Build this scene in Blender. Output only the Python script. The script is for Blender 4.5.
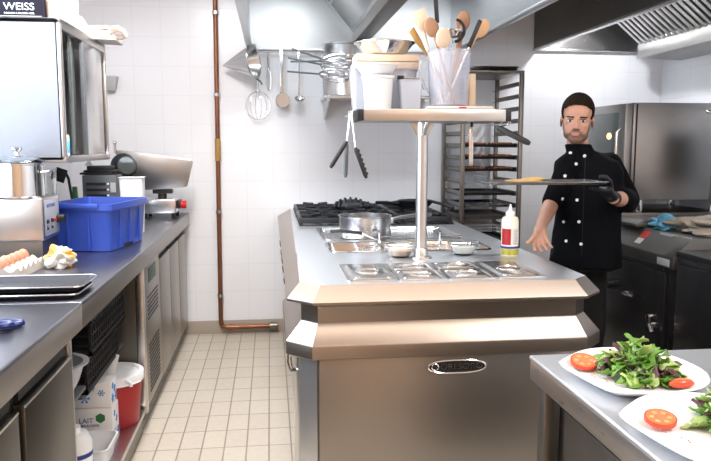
import bpy, bmesh, math, random
from mathutils import Vector, Matrix
PI = math.pi
C = bpy.context.scene.collection
SC = bpy.context.scene
for o in list(bpy.data.objects):
    bpy.data.objects.remove(o)

# ------------------------------------------------------------------ camera
CAMLOC = Vector((0, 0, 1.415))
cam = bpy.data.cameras.new('camera')
cam.sensor_width = 36
cam.lens = 36 * 707 / 711
cam.clip_start = 0.05
camo = bpy.data.objects.new('camera', cam)
C.objects.link(camo)
camo.location = CAMLOC
camo.rotation_euler = (math.radians(90 - 6.895), 0, math.radians(-6.846))
SC.camera = camo

# ------------------------------------------------------------------ world, exposure
w = bpy.data.worlds.new('world')
SC.world = w
w.use_nodes = True
w.node_tree.nodes['Background'].inputs[0].default_value = (0.80, 0.88, 1.0, 1)
w.node_tree.nodes['Background'].inputs[1].default_value = 1.5
SC.view_settings.view_transform = 'Standard'
SC.view_settings.look = 'None'
SC.view_settings.gamma = 1
SC.view_settings.use_curve_mapping = False
SC.view_settings.exposure = 0.3


def area(name, loc, rot, sx, sy, power, col=(1, 1, 1), spread=180):
    l = bpy.data.lights.new(name, 'AREA')
    l.shape = 'RECTANGLE'
    l.size, l.size_y = sx, sy
    l.energy = power
    l.color = col
    l.spread = math.radians(spread)
    o = bpy.data.objects.new(name, l)
    C.objects.link(o)
    o.location = loc
    o.rotation_euler = rot
    return o


# daylight through the tall window behind the camera on the left, ceiling lights (some of them added), hood lamps
area('window_daylight', (-1.405, 2.05, 1.83), (0, math.radians(-90), 0), 1.3, 2.2, 52, (0.76, 0.86, 1.0))
area('unseen_ceiling_light', (0.60, 1.30, 2.66), (0, 0, 0), 2.0, 0.9, 10, (1.0, 0.80, 0.64))  # added lamp panel, its reflection turns the island apron peach
area('unseen_ceiling_light', (-0.45, 3.0, 2.66), (0, 0, 0), 0.3, 1.3, 54, (1.0, 0.975, 0.97))
area('unseen_ceiling_light', (1.9, 0.6, 2.66), (0, 0, 0), 0.3, 1.3, 32, (0.95, 0.97, 1.0))  # added fill for the fronts of the right-hand appliances
area('unseen_ceiling_light', (0.7, -1.75, 2.66), (0, 0, 0), 2.0, 0.3, 26, (1.0, 0.86, 0.72))  # added to warm the rear wall that the shelf front reflects
area('hood_lamp_light', (0.20, 4.35, 2.53), (0, 0, 0), 0.5, 0.12, 9, (0.94, 0.98, 1.0))
area('hood_lamp_light', (1.08, 4.35, 2.53), (0, 0, 0), 0.4, 0.12, 8, (0.94, 0.98, 1.0))
pl_ = bpy.data.lights.new('hood_bulb_light', 'POINT')
pl_.energy = 30
pl_.color = (0.95, 0.97, 1.0)
pl_.shadow_soft_size = 0.05
po_ = bpy.data.objects.new('hood_bulb_light', pl_)
C.objects.link(po_)
po_.location = (2.25, 4.55, 2.40)

# ------------------------------------------------------------------ materials


def mat(name, col, rough=0.5, metal=0.0, noise=0.0, nscale=8.0, bump=0.0, bscale=60.0, spec=0.5,
        trans=0.0, ior=1.45, stretch=(1, 1, 1), emit=None, estr=1.0, coat=0.0, rvar=0.0, aniso=0.0, sss=0.0):
    m = bpy.data.materials.new(name)
    m.use_nodes = True
    nt = m.node_tree
    b = nt.nodes['Principled BSDF']
    b.inputs['Base Color'].default_value = (*col, 1)
    b.inputs['Roughness'].default_value = rough
    b.inputs['Metallic'].default_value = metal
    b.inputs['Specular IOR Level'].default_value = spec
    b.inputs['Transmission Weight'].default_value = trans
    b.inputs['IOR'].default_value = ior
    b.inputs['Coat Weight'].default_value = coat
    b.inputs['Anisotropic'].default_value = aniso
    b.inputs['Subsurface Weight'].default_value = sss
    if sss:
        b.inputs['Subsurface Radius'].default_value = (0.01, 0.004, 0.002)
    if emit:
        b.inputs['Emission Color'].default_value = (*emit, 1)
        b.inputs['Emission Strength'].default_value = estr
    tc = nt.nodes.new('ShaderNodeTexCoord')
    mp = nt.nodes.new('ShaderNodeMapping')
    mp.inputs['Scale'].default_value = stretch
    nt.links.new(tc.outputs['Object'], mp.inputs['Vector'])
    nz = nt.nodes.new('ShaderNodeTexNoise')
    nz.inputs['Scale'].default_value = nscale
    nz.inputs['Detail'].default_value = 4
    nt.links.new(mp.outputs[0], nz.inputs['Vector'])
    if noise:
        mx = nt.nodes.new('ShaderNodeMix')
        mx.data_type = 'RGBA'
        mx.inputs[6].default_value = (*[c * (1 - noise) for c in col], 1)
        mx.inputs[7].default_value = (*[min(1, c * (1 + noise)) for c in col], 1)
        nt.links.new(nz.outputs['Fac'], mx.inputs[0])
        nt.links.new(mx.outputs[2], b.inputs['Base Color'])
    if rvar:
        mr = nt.nodes.new('ShaderNodeMapRange')
        mr.inputs[3].default_value = max(0, rough - rvar)
        mr.inputs[4].default_value = rough + rvar
        nt.links.new(nz.outputs['Fac'], mr.inputs[0])
        nt.links.new(mr.outputs[0], b.inputs['Roughness'])
    if bump:
        n2 = nt.nodes.new('ShaderNodeTexNoise')
        n2.inputs['Scale'].default_value = bscale
        n2.inputs['Detail'].default_value = 3
        nt.links.new(mp.outputs[0], n2.inputs['Vector'])
        bp = nt.nodes.new('ShaderNodeBump')
        bp.inputs['Strength'].default_value = bump
        bp.inputs['Distance'].default_value = 0.004
        nt.links.new(n2.outputs['Fac'], bp.inputs['Height'])
        nt.links.new(bp.outputs[0], b.inputs['Normal'])
    return m


def tile_mat(name, c1, c2, mortar, axes, bw, bh, ox, oy, msize, rough, bump=0.3, vary=0.0):
    m = bpy.data.materials.new(name)
    m.use_nodes = True
    nt = m.node_tree
    b = nt.nodes['Principled BSDF']
    tc = nt.nodes.new('ShaderNodeTexCoord')
    sp = nt.nodes.new('ShaderNodeSeparateXYZ')
    nt.links.new(tc.outputs['Object'], sp.inputs[0])
    cb = nt.nodes.new('ShaderNodeCombineXYZ')
    for k, (ax, off) in enumerate(zip(axes, (ox, oy))):
        ad = nt.nodes.new('ShaderNodeMath')
        ad.operation = 'ADD'
        ad.inputs[1].default_value = off
        nt.links.new(sp.outputs[ax], ad.inputs[0])
        nt.links.new(ad.outputs[0], cb.inputs[k])
    br = nt.nodes.new('ShaderNodeTexBrick')
    br.offset = 0
    br.squash = 1
    br.inputs['Scale'].default_value = 1
    br.inputs['Brick Width'].default_value = bw
    br.inputs['Row Height'].default_value = bh
    br.inputs['Mortar Size'].default_value = msize
    br.inputs['Mortar Smooth'].default_value = 0.3
    br.inputs['Color1'].default_value = (*c1, 1)
    br.inputs['Color2'].default_value = (*c2, 1)
    br.inputs['Mortar'].default_value = (*mortar, 1)
    nt.links.new(cb.outputs[0], br.inputs['Vector'])
    if vary:
        nz = nt.nodes.new('ShaderNodeTexNoise')
        nz.inputs['Scale'].default_value = 35
        nz.inputs['Detail'].default_value = 5
        nt.links.new(tc.outputs['Object'], nz.inputs['Vector'])
        mr = nt.nodes.new('ShaderNodeMapRange')
        mr.inputs[3].default_value = 1 - vary
        mr.inputs[4].default_value = 1 + vary
        nt.links.new(nz.outputs['Fac'], mr.inputs[0])
        mx = nt.nodes.new('ShaderNodeVectorMath')
        mx.operation = 'SCALE'
        nt.links.new(br.outputs['Color'], mx.inputs[0])
        nt.links.new(mr.outputs[0], mx.inputs['Scale'])
        nt.links.new(mx.outputs[0], b.inputs['Base Color'])
    else:
        nt.links.new(br.outputs['Color'], b.inputs['Base Color'])
    b.inputs['Roughness'].default_value = rough
    bp = nt.nodes.new('ShaderNodeBump')
    bp.invert = True
    bp.inputs['Strength'].default_value = bump
    bp.inputs['Distance'].default_value = 0.002
    nt.links.new(br.outputs['Fac'], bp.inputs['Height'])
    nt.links.new(bp.outputs[0], b.inputs['Normal'])
    return m


M = {}
M['steelx'] = mat('brushed_steel_x', (0.54, 0.51, 0.48), 0.30, 1, rvar=0.04, nscale=30, stretch=(0.6, 14, 14), bump=0.02, bscale=60)
M['apron'] = mat('brushed_apron_steel', (0.37, 0.315, 0.272), 0.33, 1, rvar=0.04, nscale=30, stretch=(0.6, 14, 14), bump=0.02, bscale=60)
M['panel'] = mat('brushed_front_steel', (0.36, 0.33, 0.30), 0.36, 1, rvar=0.04, nscale=30, stretch=(14, 14, 0.6), bump=0.02, bscale=60)
M['steelz'] = mat('brushed_steel_z', (0.60, 0.58, 0.56), 0.30, 1, rvar=0.05, nscale=30, stretch=(14, 14, 0.6), bump=0.04, bscale=60)
M['steely'] = mat('brushed_steel_y', (0.58, 0.58, 0.58), 0.30, 1, rvar=0.06, nscale=20, stretch=(10, 0.5, 10), bump=0.03, bscale=60)
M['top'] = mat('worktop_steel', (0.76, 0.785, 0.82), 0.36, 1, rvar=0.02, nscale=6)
M['lidsteel'] = mat('lid_steel', (0.70, 0.68, 0.66), 0.2, 1, rvar=0.03)
M['dsteel'] = mat('dull_dark_steel', (0.22, 0.205, 0.185), 0.38, 1, rvar=0.04, nscale=6, noise=0.12)
M['oven'] = mat('oven_steel', (0.36, 0.35, 0.34), 0.36, 1, rvar=0.05, nscale=6, noise=0.10)
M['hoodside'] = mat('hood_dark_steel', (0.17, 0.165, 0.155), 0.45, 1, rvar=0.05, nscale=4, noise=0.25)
M['chrome'] = mat('polished_steel', (0.72, 0.72, 0.72), 0.10, 1)
M['satin'] = mat('satin_steel', (0.66, 0.66, 0.66), 0.25, 1, rvar=0.05, nscale=15)
M['cabside'] = mat('pale_coated_steel', (0.25, 0.265, 0.30), 0.55, 0.0, noise=0.03, nscale=3)
M['black'] = mat('black_plastic', (0.012, 0.012, 0.013), 0.45)
M['iron'] = mat('cast_iron', (0.025, 0.027, 0.032), 0.42, 0.2, bump=0.2, bscale=90)
M['enamel'] = mat('black_enamel', (0.018, 0.018, 0.020), 0.25, 0.0)
M['crate'] = mat('black_crate', (0.007, 0.007, 0.008), 0.65)
M['white'] = mat('white_plastic', (0.82, 0.83, 0.84), 0.38, noise=0.02)
M['cloudy'] = mat('translucent_plastic', (0.86, 0.88, 0.93), 0.25, trans=0.65, ior=1.25)
M['jug'] = mat('clear_jug', (0.90, 0.91, 0.98), 0.2, trans=0.80, ior=1.2)
M['glass'] = mat('glass', (0.95, 0.97, 0.97), 0.03, trans=1.0, ior=1.35)
M['darkglass'] = mat('dark_glass', (0.05, 0.06, 0.06), 0.06, spec=0.8)
M['windowglass'] = mat('window_pane', (0.95, 0.98, 1), 0.02, trans=1, ior=1.05)
M['blue'] = mat('blue_crate_plastic', (0.030, 0.070, 0.38), 0.35, noise=0.12, nscale=5)
M['bluedark'] = mat('blue_handle', (0.008, 0.018, 0.12), 0.3)
M['lightblue'] = mat('light_blue', (0.10, 0.42, 0.85), 0.5)
M['red'] = mat('red_bucket', (0.38, 0.012, 0.014), 0.38, noise=0.06)
M['redk'] = mat('red_knob', (0.6, 0.02, 0.02), 0.3)
M['wood'] = mat('pale_wood', (0.58, 0.36, 0.19), 0.55, noise=0.12, nscale=12, stretch=(6, 6, 1))
M['wood2'] = mat('brown_wood', (0.34, 0.18, 0.10), 0.5, noise=0.15, nscale=12, stretch=(6, 6, 1))
M['wood3'] = mat('cream_wood', (0.70, 0.54, 0.38), 0.55, noise=0.08, nscale=12, stretch=(6, 6, 1))
M['copper'] = mat('aged_copper', (0.26, 0.11, 0.06), 0.42, 0.8, noise=0.7, nscale=14, stretch=(1, 1, 0.35))
M['brass'] = mat('yellow_label', (0.42, 0.24, 0.07), 0.45, 0.2, noise=0.3, nscale=40)
M['card'] = mat('egg_carton_pulp', (0.40, 0.36, 0.31), 0.9, noise=0.08, nscale=60, bump=0.3, bscale=200)
M['egg'] = mat('brown_egg', (0.46, 0.20, 0.12), 0.5, noise=0.08, nscale=30)
M['cloth'] = mat('white_orange_cloth', (0.62, 0.57, 0.49), 0.9, bump=0.4, bscale=90)
M['towel'] = mat('grey_towel', (0.34, 0.30, 0.25), 0.95, noise=0.2, nscale=40, bump=0.6, bscale=120)
M['bluecloth'] = mat('blue_cloth', (0.12, 0.36, 0.55), 0.9, noise=0.2, nscale=30)
M['cream'] = mat('cream_card', (0.60, 0.48, 0.40), 0.8, noise=0.04)
M['paper'] = mat('white_paper', (0.62, 0.58, 0.54), 0.8)
M['tray'] = mat('baking_tray_steel', (0.30, 0.30, 0.31), 0.28, 1, rvar=0.08)
M['greyp'] = mat('grey_plastic', (0.42, 0.42, 0.42), 0.5)
M['midgrey'] = mat('slate_grey_rubber', (0.10, 0.11, 0.12), 0.5)
M['milk'] = mat('milk_carton', (0.80, 0.78, 0.77), 0.55, noise=0.02)
M['dgreen'] = mat('green_print', (0.03, 0.16, 0.05), 0.5)
M['bprint'] = mat('blue_print', (0.03, 0.25, 0.65), 0.5)
M['navy'] = mat('navy_print', (0.02, 0.04, 0.25), 0.5)
M['box'] = mat('dark_navy_card', (0.012, 0.011, 0.02), 0.5, spec=0.2)
M['leaf'] = mat('salad_green', (0.12, 0.27, 0.035), 0.42, noise=0.35, nscale=25)
M['leaf2'] = mat('salad_pale_green', (0.36, 0.48, 0.15), 0.42, noise=0.3, nscale=25)
M['leaf3'] = mat('salad_purple', (0.09, 0.035, 0.05), 0.42, noise=0.3, nscale=25)
M['tomato'] = mat('tomato_red', (0.74, 0.07, 0.025), 0.22, noise=0.12, nscale=50, sss=0.1)
M['tomatoin'] = mat('tomato_flesh', (0.78, 0.17, 0.08), 0.25, noise=0.25, nscale=70)
M['seed'] = mat('tomato_seed_pocket', (0.82, 0.30, 0.10), 0.2)
M['plate'] = mat('glazed_china', (0.83, 0.80, 0.77), 0.18, coat=0.3)
M['skin'] = mat('skin', (0.60, 0.33, 0.235), 0.5, noise=0.07, nscale=40, sss=0.08)
M['stub'] = mat('stubbled_skin', (0.28, 0.155, 0.115), 0.6, noise=0.15, nscale=60)
M['lip'] = mat('lips', (0.48, 0.17, 0.14), 0.4)
M['hair'] = mat('dark_brown_hair', (0.020, 0.0125, 0.0085), 0.85, noise=0.4, nscale=80, bump=0.5, bscale=300, spec=0.15)
M['eyew'] = mat('eye_white', (0.62, 0.58, 0.55), 0.2)
M['iris'] = mat('dark_iris', (0.02, 0.012, 0.008), 0.15)
M['coat'] = mat('black_chef_cotton', (0.0035, 0.004, 0.0055), 0.9, bump=0.25, bscale=30, spec=0.12)
M['trous'] = mat('black_trouser_cotton', (0.008, 0.008, 0.009), 0.9)
M['glove'] = mat('black_glove', (0.010, 0.011, 0.015), 0.55)
M['button'] = mat('white_button', (0.85, 0.86, 0.9), 0.3)
M['bread'] = mat('golden_flatbread', (0.78, 0.52, 0.22), 0.7, noise=0.2, nscale=40)
M['brownfood'] = mat('browned_pastry', (0.22, 0.07, 0.03), 0.5, noise=0.5, nscale=60)
M['sauce'] = mat('pale_brown_sauce', (0.50, 0.36, 0.27), 0.5)
M['whitefood'] = mat('white_cream', (0.80, 0.80, 0.76), 0.5, bump=0.4)
M['oil'] = mat('olive_oil', (0.36, 0.33, 0.04), 0.2)
M['bottle'] = mat('milky_bottle', (0.80, 0.76, 0.62), 0.35, sss=0.1)
M['lampglass'] = mat('lamp_diffuser', (1, 1, 1), 0.5, emit=(1, 0.97, 0.93), estr=6)
M['addedlamp'] = mat('added_warm_diffuser', (1, 1, 1), 0.5, emit=(1, 0.80, 0.64), estr=1.0)  # glow of the added warm ceiling lamps
M['hoodin'] = mat('hood_inner_steel', (0.66, 0.68, 0.70), 0.42, 1, rvar=0.03, nscale=5)
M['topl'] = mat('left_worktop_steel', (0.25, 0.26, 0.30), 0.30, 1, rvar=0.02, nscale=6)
M['cupb'] = mat('cupboard_door_steel', (0.15, 0.138, 0.122), 0.36, 1, rvar=0.04, nscale=7, noise=0.1)
M['darktray'] = mat('dark_tray_steel', (0.05, 0.05, 0.055), 0.5, 0.5)
M['applpanel'] = mat('appliance_grey_steel', (0.12, 0.118, 0.112), 0.42, 0.8)
M['hoodlampglass'] = mat('hood_lamp_glass', (1, 1, 1), 0.5, emit=(0.95, 0.98, 1.0), estr=5)
M['ceil'] = mat('ceiling_paint', (0.84, 0.70, 0.60), 0.9)
M['rear'] = mat('cream_paint', (0.82, 0.60, 0.43), 0.9)
M['base'] = mat('beige_skirting_tile', (0.42, 0.36, 0.30), 0.45, noise=0.06)
M['wframe'] = mat('white_window_frame', (0.8, 0.8, 0.8), 0.4)
M['ovenglass'] = mat('oven_door_glass', (0.10, 0.115, 0.11), 0.08, spec=0.9)
M['glint'] = mat('lamp_reflection', (1, 0.6, 0.3), 0.5, emit=(1.0, 0.55, 0.22), estr=2.2)  # emission imitates a lamp mirrored in the oven glass
WALLT = ((0.84, 0.85, 0.88), (0.85, 0.86, 0.89), (0.79, 0.80, 0.83))
M['tileback'] = tile_mat('white_wall_tile_back', *WALLT, (0, 2), 0.197, 0.207, 0.173 + 4 * 0.197 * 5, -0.320 + 0.207 * 10, 0.003, 0.25, 0.12)
M['tileside'] = tile_mat('white_wall_tile_side', *WALLT, (1, 2), 0.197, 0.207, 5 * 0.197 * 5, -0.320 + 0.207 * 10, 0.003, 0.25, 0.12)
M['floor'] = tile_mat('cream_floor_tile', (0.55, 0.495, 0.41), (0.525, 0.465, 0.385), (0.27, 0.23, 0.185), (0, 1),
                      0.1047, 0.202, -0.08 + 0.1047 * 60, -3.237 + 0.202 * 60, 0.0042, 0.42, 0.3, vary=0.10)

# ------------------------------------------------------------------ mesh helpers


def V(*a):
    return Vector(a)


class MB:
    def __init__(s):
        s.bm = bmesh.new()

    def _join(s, b2, mi=0):
        for f in b2.faces:
            f.material_index = mi
        me = bpy.data.meshes.new('tmp')
        b2.to_mesh(me)
        b2.free()
        s.bm.from_mesh(me)
        bpy.data.meshes.remove(me)
        return s

    def box(s, x0, x1, y0, y1, z0, z1, bev=0.0, seg=2, mi=0, rz=0.0, rx=0.0, ry=0.0):
        b = bmesh.new()
        bmesh.ops.create_cube(b, size=1)
        c = V((x0 + x1) / 2, (y0 + y1) / 2, (z0 + z1) / 2)
        bmesh.ops.scale(b, vec=(abs(x1 - x0), abs(y1 - y0), abs(z1 - z0)), verts=b.verts)
        if bev:
            bmesh.ops.bevel(b, geom=b.edges[:], offset=bev, segments=seg, affect='EDGES', profile=0.5)
        R = Matrix.Rotation(rz, 4, 'Z') @ Matrix.Rotation(ry, 4, 'Y') @ Matrix.Rotation(rx, 4, 'X')
        bmesh.ops.transform(b, matrix=Matrix.Translation(c) @ R, verts=b.verts)
        return s._join(b, mi)

    def cyl(s, p0, p1, r0, r1=None, n=20, cap=True, mi=0):
        r1 = r0 if r1 is None else r1
        p0, p1 = Vector(p0), Vector(p1)
        d = p1 - p0
        b = bmesh.new()
        bmesh.ops.create_cone(b, cap_ends=cap, segments=n, radius1=max(r0, 1e-5), radius2=max(r1, 1e-5), depth=d.length)
        q = V(0, 0, 1).rotation_difference(d.normalized()).to_matrix().to_4x4()
        bmesh.ops.transform(b, matrix=Matrix.Translation((p0 + p1) / 2) @ q, verts=b.verts)
        return s._join(b, mi)

    def tube(s, pts, r, n=8, closed=False, mi=0, cap=True):
        pts = [Vector(p) for p in pts]
        rr = r if isinstance(r, (list, tuple)) else [r] * len(pts)
        b = bmesh.new()
        rings = []
        prev = None
        N = len(pts)
        for i, p in enumerate(pts):
            if closed:
                t = pts[(i + 1) % N] - pts[i - 1]
            else:
                t = pts[min(i + 1, N - 1)] - pts[max(i - 1, 0)]
            t.normalize()
            if prev is None:
                a = V(0, 0, 1) if abs(t.z) < 0.9 else V(1, 0, 0)
                u = t.cross(a).normalized()
            else:
                u = (prev - t * prev.dot(t)).normalized()
            prev = u
            v = t.cross(u)
            rings.append([b.verts.new(p + (u * math.cos(2 * PI * k / n) + v * math.sin(2 * PI * k / n)) * rr[i]) for k in range(n)])
        M_ = N if closed else N - 1
        for i in range(M_):
            A, B = rings[i], rings[(i + 1) % N]
            for k in range(n):
                b.faces.new((A[k], A[(k + 1) % n], B[(k + 1) % n], B[k]))
        if cap and not closed:
            b.faces.new(rings[0][::-1])
            b.faces.new(rings[-1])
        return s._join(b, mi)

    def lathe(s, prof, c=(0, 0, 0), n=28, mi=0, sx=1, sy=1, close=False):
        b = bmesh.new()
        rings = []
        for r, z in prof:
            if r < 1e-5:
                rings.append([b.verts.new((c[0], c[1], c[2] + z))])
            else:
                rings.append([b.verts.new((c[0] + sx * r * math.cos(2 * PI * k / n), c[1] + sy * r * math.sin(2 * PI * k / n), c[2] + z)) for k in range(n)])
        seq = list(zip(rings[:-1], rings[1:]))
        if close:
            seq.append((rings[-1], rings[0]))
        for A, B in seq:
            for k in range(n):
                k2 = (k + 1) % n
                if len(A) == 1 and len(B) == 1:
                    continue
                if len(A) == 1:
                    b.faces.new((A[0], B[k2], B[k]))
                elif len(B) == 1:
                    b.faces.new((A[k], A[k2], B[0]))
                else:
                    b.faces.new((A[k], A[k2], B[k2], B[k]))
        bmesh.ops.recalc_face_normals(b, faces=b.faces)
        return s._join(b, mi)

    def prism(s, poly, ax, a0, a1, bev=0.0, mi=0):
        """poly: list of 2d points in the plane of the other two axes (in xyz order); extruded along ax from a0 to a1"""
        b = bmesh.new()

        def mk(p, a):
            if ax == 'z':
                return (p[0], p[1], a)
            if ax == 'y':
                return (p[0], a, p[1])
            return (a, p[0], p[1])
        A = [b.verts.new(mk(p, a0)) for p in poly]
        B = [b.verts.new(mk(p, a1)) for p in poly]
        n = len(poly)
        b.faces.new(A)
        b.faces.new(B[::-1])
        for k in range(n):
            b.faces.new((A[k], B[k], B[(k + 1) % n], A[(k + 1) % n]))
        bmesh.ops.recalc_face_normals(b, faces=b.faces)
        if bev:
            bmesh.ops.bevel(b, geom=b.edges[:], offset=bev, segments=2, affect='EDGES', profile=0.5)
        return s._join(b, mi)

    def rings(s, loops, closed_ends=(True, True), mi=0):
        """skin a list of loops (each a list of equal count 3d points)"""
        b = bmesh.new()
        L = [[b.verts.new(p) for p in lp] for lp in loops]
        n = len(L[0])
        for A, B in zip(L[:-1], L[1:]):
            for k in range(n):
                b.faces.new((A[k], A[(k + 1) % n], B[(k + 1) % n], B[k]))
        if closed_ends[0]:
            b.faces.new(L[0][::-1])
        if closed_ends[1]:
            b.faces.new(L[-1])
        bmesh.ops.recalc_face_normals(b, faces=b.faces)
        return s._join(b, mi)

    def sph(s, c, r, n=20, m=12, mi=0, rot=None):
        b = bmesh.new()
        bmesh.ops.create_uvsphere(b, u_segments=n, v_segments=m, radius=1)
        rr = r if isinstance(r, (tuple, list)) else (r, r, r)
        bmesh.ops.scale(b, vec=rr, verts=b.verts)
        mt = Matrix.Translation(Vector(c))
        if rot is not None:
            mt = mt @ rot
        bmesh.ops.transform(b, matrix=mt, verts=b.verts)
        return s._join(b, mi)

    def tray(s, x0, x1, y0, y1, z0, z1, flare=0.01, t=0.0015, rim=0.006, rad=0.02, mi=0):
        """open pan: rounded rectangle, sloped sides, rolled rim"""
        def rr(o, z):
            X0, X1, Y0, Y1 = x0 - o, x1 + o, y0 - o, y1 + o
            rd = min(rad + o, (X1 - X0) / 2.01, (Y1 - Y0) / 2.01)
            pts = []
            for cx, cy, a0 in ((X1 - rd, Y1 - rd, 0), (X0 + rd, Y1 - rd, 90), (X0 + rd, Y0 + rd, 180), (X1 - rd, Y0 + rd, 270)):
                for k in range(5):
                    a = math.radians(a0 + 22.5 * k)
                    pts.append((cx + rd * math.cos(a), cy + rd * math.sin(a), z))
            return pts
        f = flare
        return s.rings([rr(-f, z0), rr(0, z1 - 0.002), rr(rim, z1 - 0.002), rr(rim, z1), rr(0, z1), rr(-f - t, z0 + t * 1.5)], mi=mi)

    def build(s, name, m, parent=None, label=None, world=True, smooth=True, kind=None, keep=False, angle=35):
        bm = s.bm
        loc = V(0, 0, 0)
        if parent is not None and world:
            p = parent
            while p is not None:
                loc += p.location
                p = p.parent
            bmesh.ops.translate(bm, vec=-loc, verts=bm.verts)
        if parent is None and world and not keep:
            bb = [v.co for v in bm.verts]
            lo = V(*[min(v[i] for v in bb) for i in range(3)])
            hi = V(*[max(v[i] for v in bb) for i in range(3)])
            loc = V((lo.x + hi.x) / 2, (lo.y + hi.y) / 2, lo.z)
            bmesh.ops.translate(bm, vec=-loc, verts=bm.verts)
        me = bpy.data.meshes.new(name)
        bm.to_mesh(me)
        bm.free()
        for mm in (m if isinstance(m, list) else [m]):
            me.materials.append(M[mm] if isinstance(mm, str) else mm)
        if smooth:
            me.shade_smooth()
            me.set_sharp_from_angle(angle=math.radians(angle))
        o = bpy.data.objects.new(name, me)
        C.objects.link(o)
        if parent is not None:
            o.parent = parent
        elif world and not keep:
            o.location = loc
        if label:
            o['label'] = label
        if kind:
            o['kind'] = kind
        return o


def thing(name, label, cat, loc=(0, 0, 0), rz=0.0, group=None):
    o = bpy.data.objects.new(name, None)
    o.empty_display_size = 0.05
    C.objects.link(o)
    o.location = loc
    o.rotation_euler = (0, 0, rz)
    o['label'] = label
    o['category'] = cat
    if group:
        o['group'] = group
    return o


def tag(o, label, cat, group=None, kind=None):
    o['label'] = label
    o['category'] = cat
    if group:
        o['group'] = group
    if kind:
        o['kind'] = kind
    return o


def struct(name, mb, m, **k):
    o = mb.build(name, m, keep=True, **k)
    o['kind'] = 'structure'
    return o


def dup(root, label, loc=None, rz=None, scale=None):
    def cp(o, par):
        c = o.copy()
        C.objects.link(c)
        if par is not None:
            c.parent = par
        for ch in list(o.children):
            cp(ch, c)
        return c
    r = cp(root, None)
    r['label'] = label
    if loc is not None:
        r.location = loc
    if rz is not None:
        r.rotation_euler = (0, 0, rz)
    if scale is not None:
        r.scale = scale
    return r


def text(name, s, size, loc, rot, m, parent, depth=0.0006, sx=1.0, align='CENTER'):
    cu = bpy.data.curves.new('t', 'FONT')
    cu.body = s
    cu.size = size
    cu.extrude = depth
    cu.align_x = align
    cu.align_y = 'CENTER'
    to = bpy.data.objects.new('t', cu)
    C.objects.link(to)
    dg = bpy.context.evaluated_depsgraph_get()
    dg.update()
    me = bpy.data.meshes.new_from_object(to.evaluated_get(dg))
    bpy.data.objects.remove(to)
    bpy.data.curves.remove(cu)
    me.transform(Matrix.Diagonal((sx, 1, 1, 1)))
    base = V(0, 0, 0)
    p = parent
    while p is not None:
        base += p.location
        p = p.parent
    R = rot if isinstance(rot, Matrix) else Matrix.Rotation(rot[2], 4, 'Z') @ Matrix.Rotation(rot[1], 4, 'Y') @ Matrix.Rotation(rot[0], 4, 'X')
    me.transform(Matrix.Translation(Vector(loc) - base) @ R)
    me.materials.clear()
    me.materials.append(M[m])
    o = bpy.data.objects.new(name, me)
    C.objects.link(o)
    o.parent = parent
    return o


def rrect(x0, x1, y0, y1, z, rd, k5=5):
    pts = []
    for cx, cy, a0 in ((x1 - rd, y1 - rd, 0), (x0 + rd, y1 - rd, 90), (x0 + rd, y0 + rd, 180), (x1 - rd, y0 + rd, 270)):
        for k in range(k5):
            a = math.radians(a0 + 90 / (k5 - 1) * k)
            pts.append((cx + rd * math.cos(a), cy + rd * math.sin(a), z))
    return pts


def arc(c, r, a0, a1, n, plane='xz'):
    out = []
    for k in range(n + 1):
        a = math.radians(a0 + (a1 - a0) * k / n)
        u, v = r * math.cos(a), r * math.sin(a)
        if plane == 'xz':
            out.append((c[0] + u, c[1], c[2] + v))
        elif plane == 'xy':
            out.append((c[0] + u, c[1] + v, c[2]))
        else:
            out.append((c[0], c[1] + u, c[2] + v))
    return out


# ------------------------------------------------------------------ the room
XL, XR, YB, YR, ZC = -1.42, 3.05, 5.31, -2.6, 2.75
struct('floor', MB().box(XL - .1, XR + .1, YR - .1, YB + .1, -0.1, 0), 'floor')
struct('ceiling', MB().box(XL - .1, XR + .1, YR - .1, YB + .1, ZC, ZC + .1), 'ceil')
struct('wall_back', MB().box(XL - .1, XR + .1, YB, YB + .1, 0, ZC), 'tileback')
struct('wall_right', MB().box(XR, XR + .1, YR, YB, 0, ZC), 'tileside')
struct('wall_rear', MB().box(XL - .1, XR + .1, YR - .1, YR, 0, ZC), 'rear')
WY0, WY1, WZ0, WZ1 = 0.9, 3.2, 1.15, 2.52
struct('wall_left', MB().box(XL - .1, XL, WY1, YB, 0, ZC).box(XL - .1, XL, YR, WY0, 0, ZC)
       .box(XL - .1, XL, WY0, WY1, 0, WZ0).box(XL - .1, XL, WY0, WY1, WZ1, ZC), 'tileside')
wf = MB()
for a, b in ((WY0, WY0 + .05), (WY1 - .05, WY1), ((WY0 + WY1) / 2 - .03, (WY0 + WY1) / 2 + .03)):
    wf.box(XL - .08, XL - .03, a, b, WZ0, WZ1)
wf.box(XL - .08, XL - .03, WY0, WY1, WZ0, WZ0 + .05).box(XL - .08, XL - .03, WY0, WY1, WZ1 - .05, WZ1)
wn = struct('window_1', wf, 'wframe')
MB().box(XL - .06, XL - .055, WY0 + .05, WY1 - .05, WZ0 + .05, WZ1 - .05).build('pane', 'windowglass', wn)
struct('baseboard_back', MB().box(-.70, XR, YB - .012, YB, 0, .10, bev=.002), 'base')
struct('baseboard_right', MB().box(XR - .012, XR, YR, YB - .013, 0, .10, bev=.002), 'base')

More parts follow.
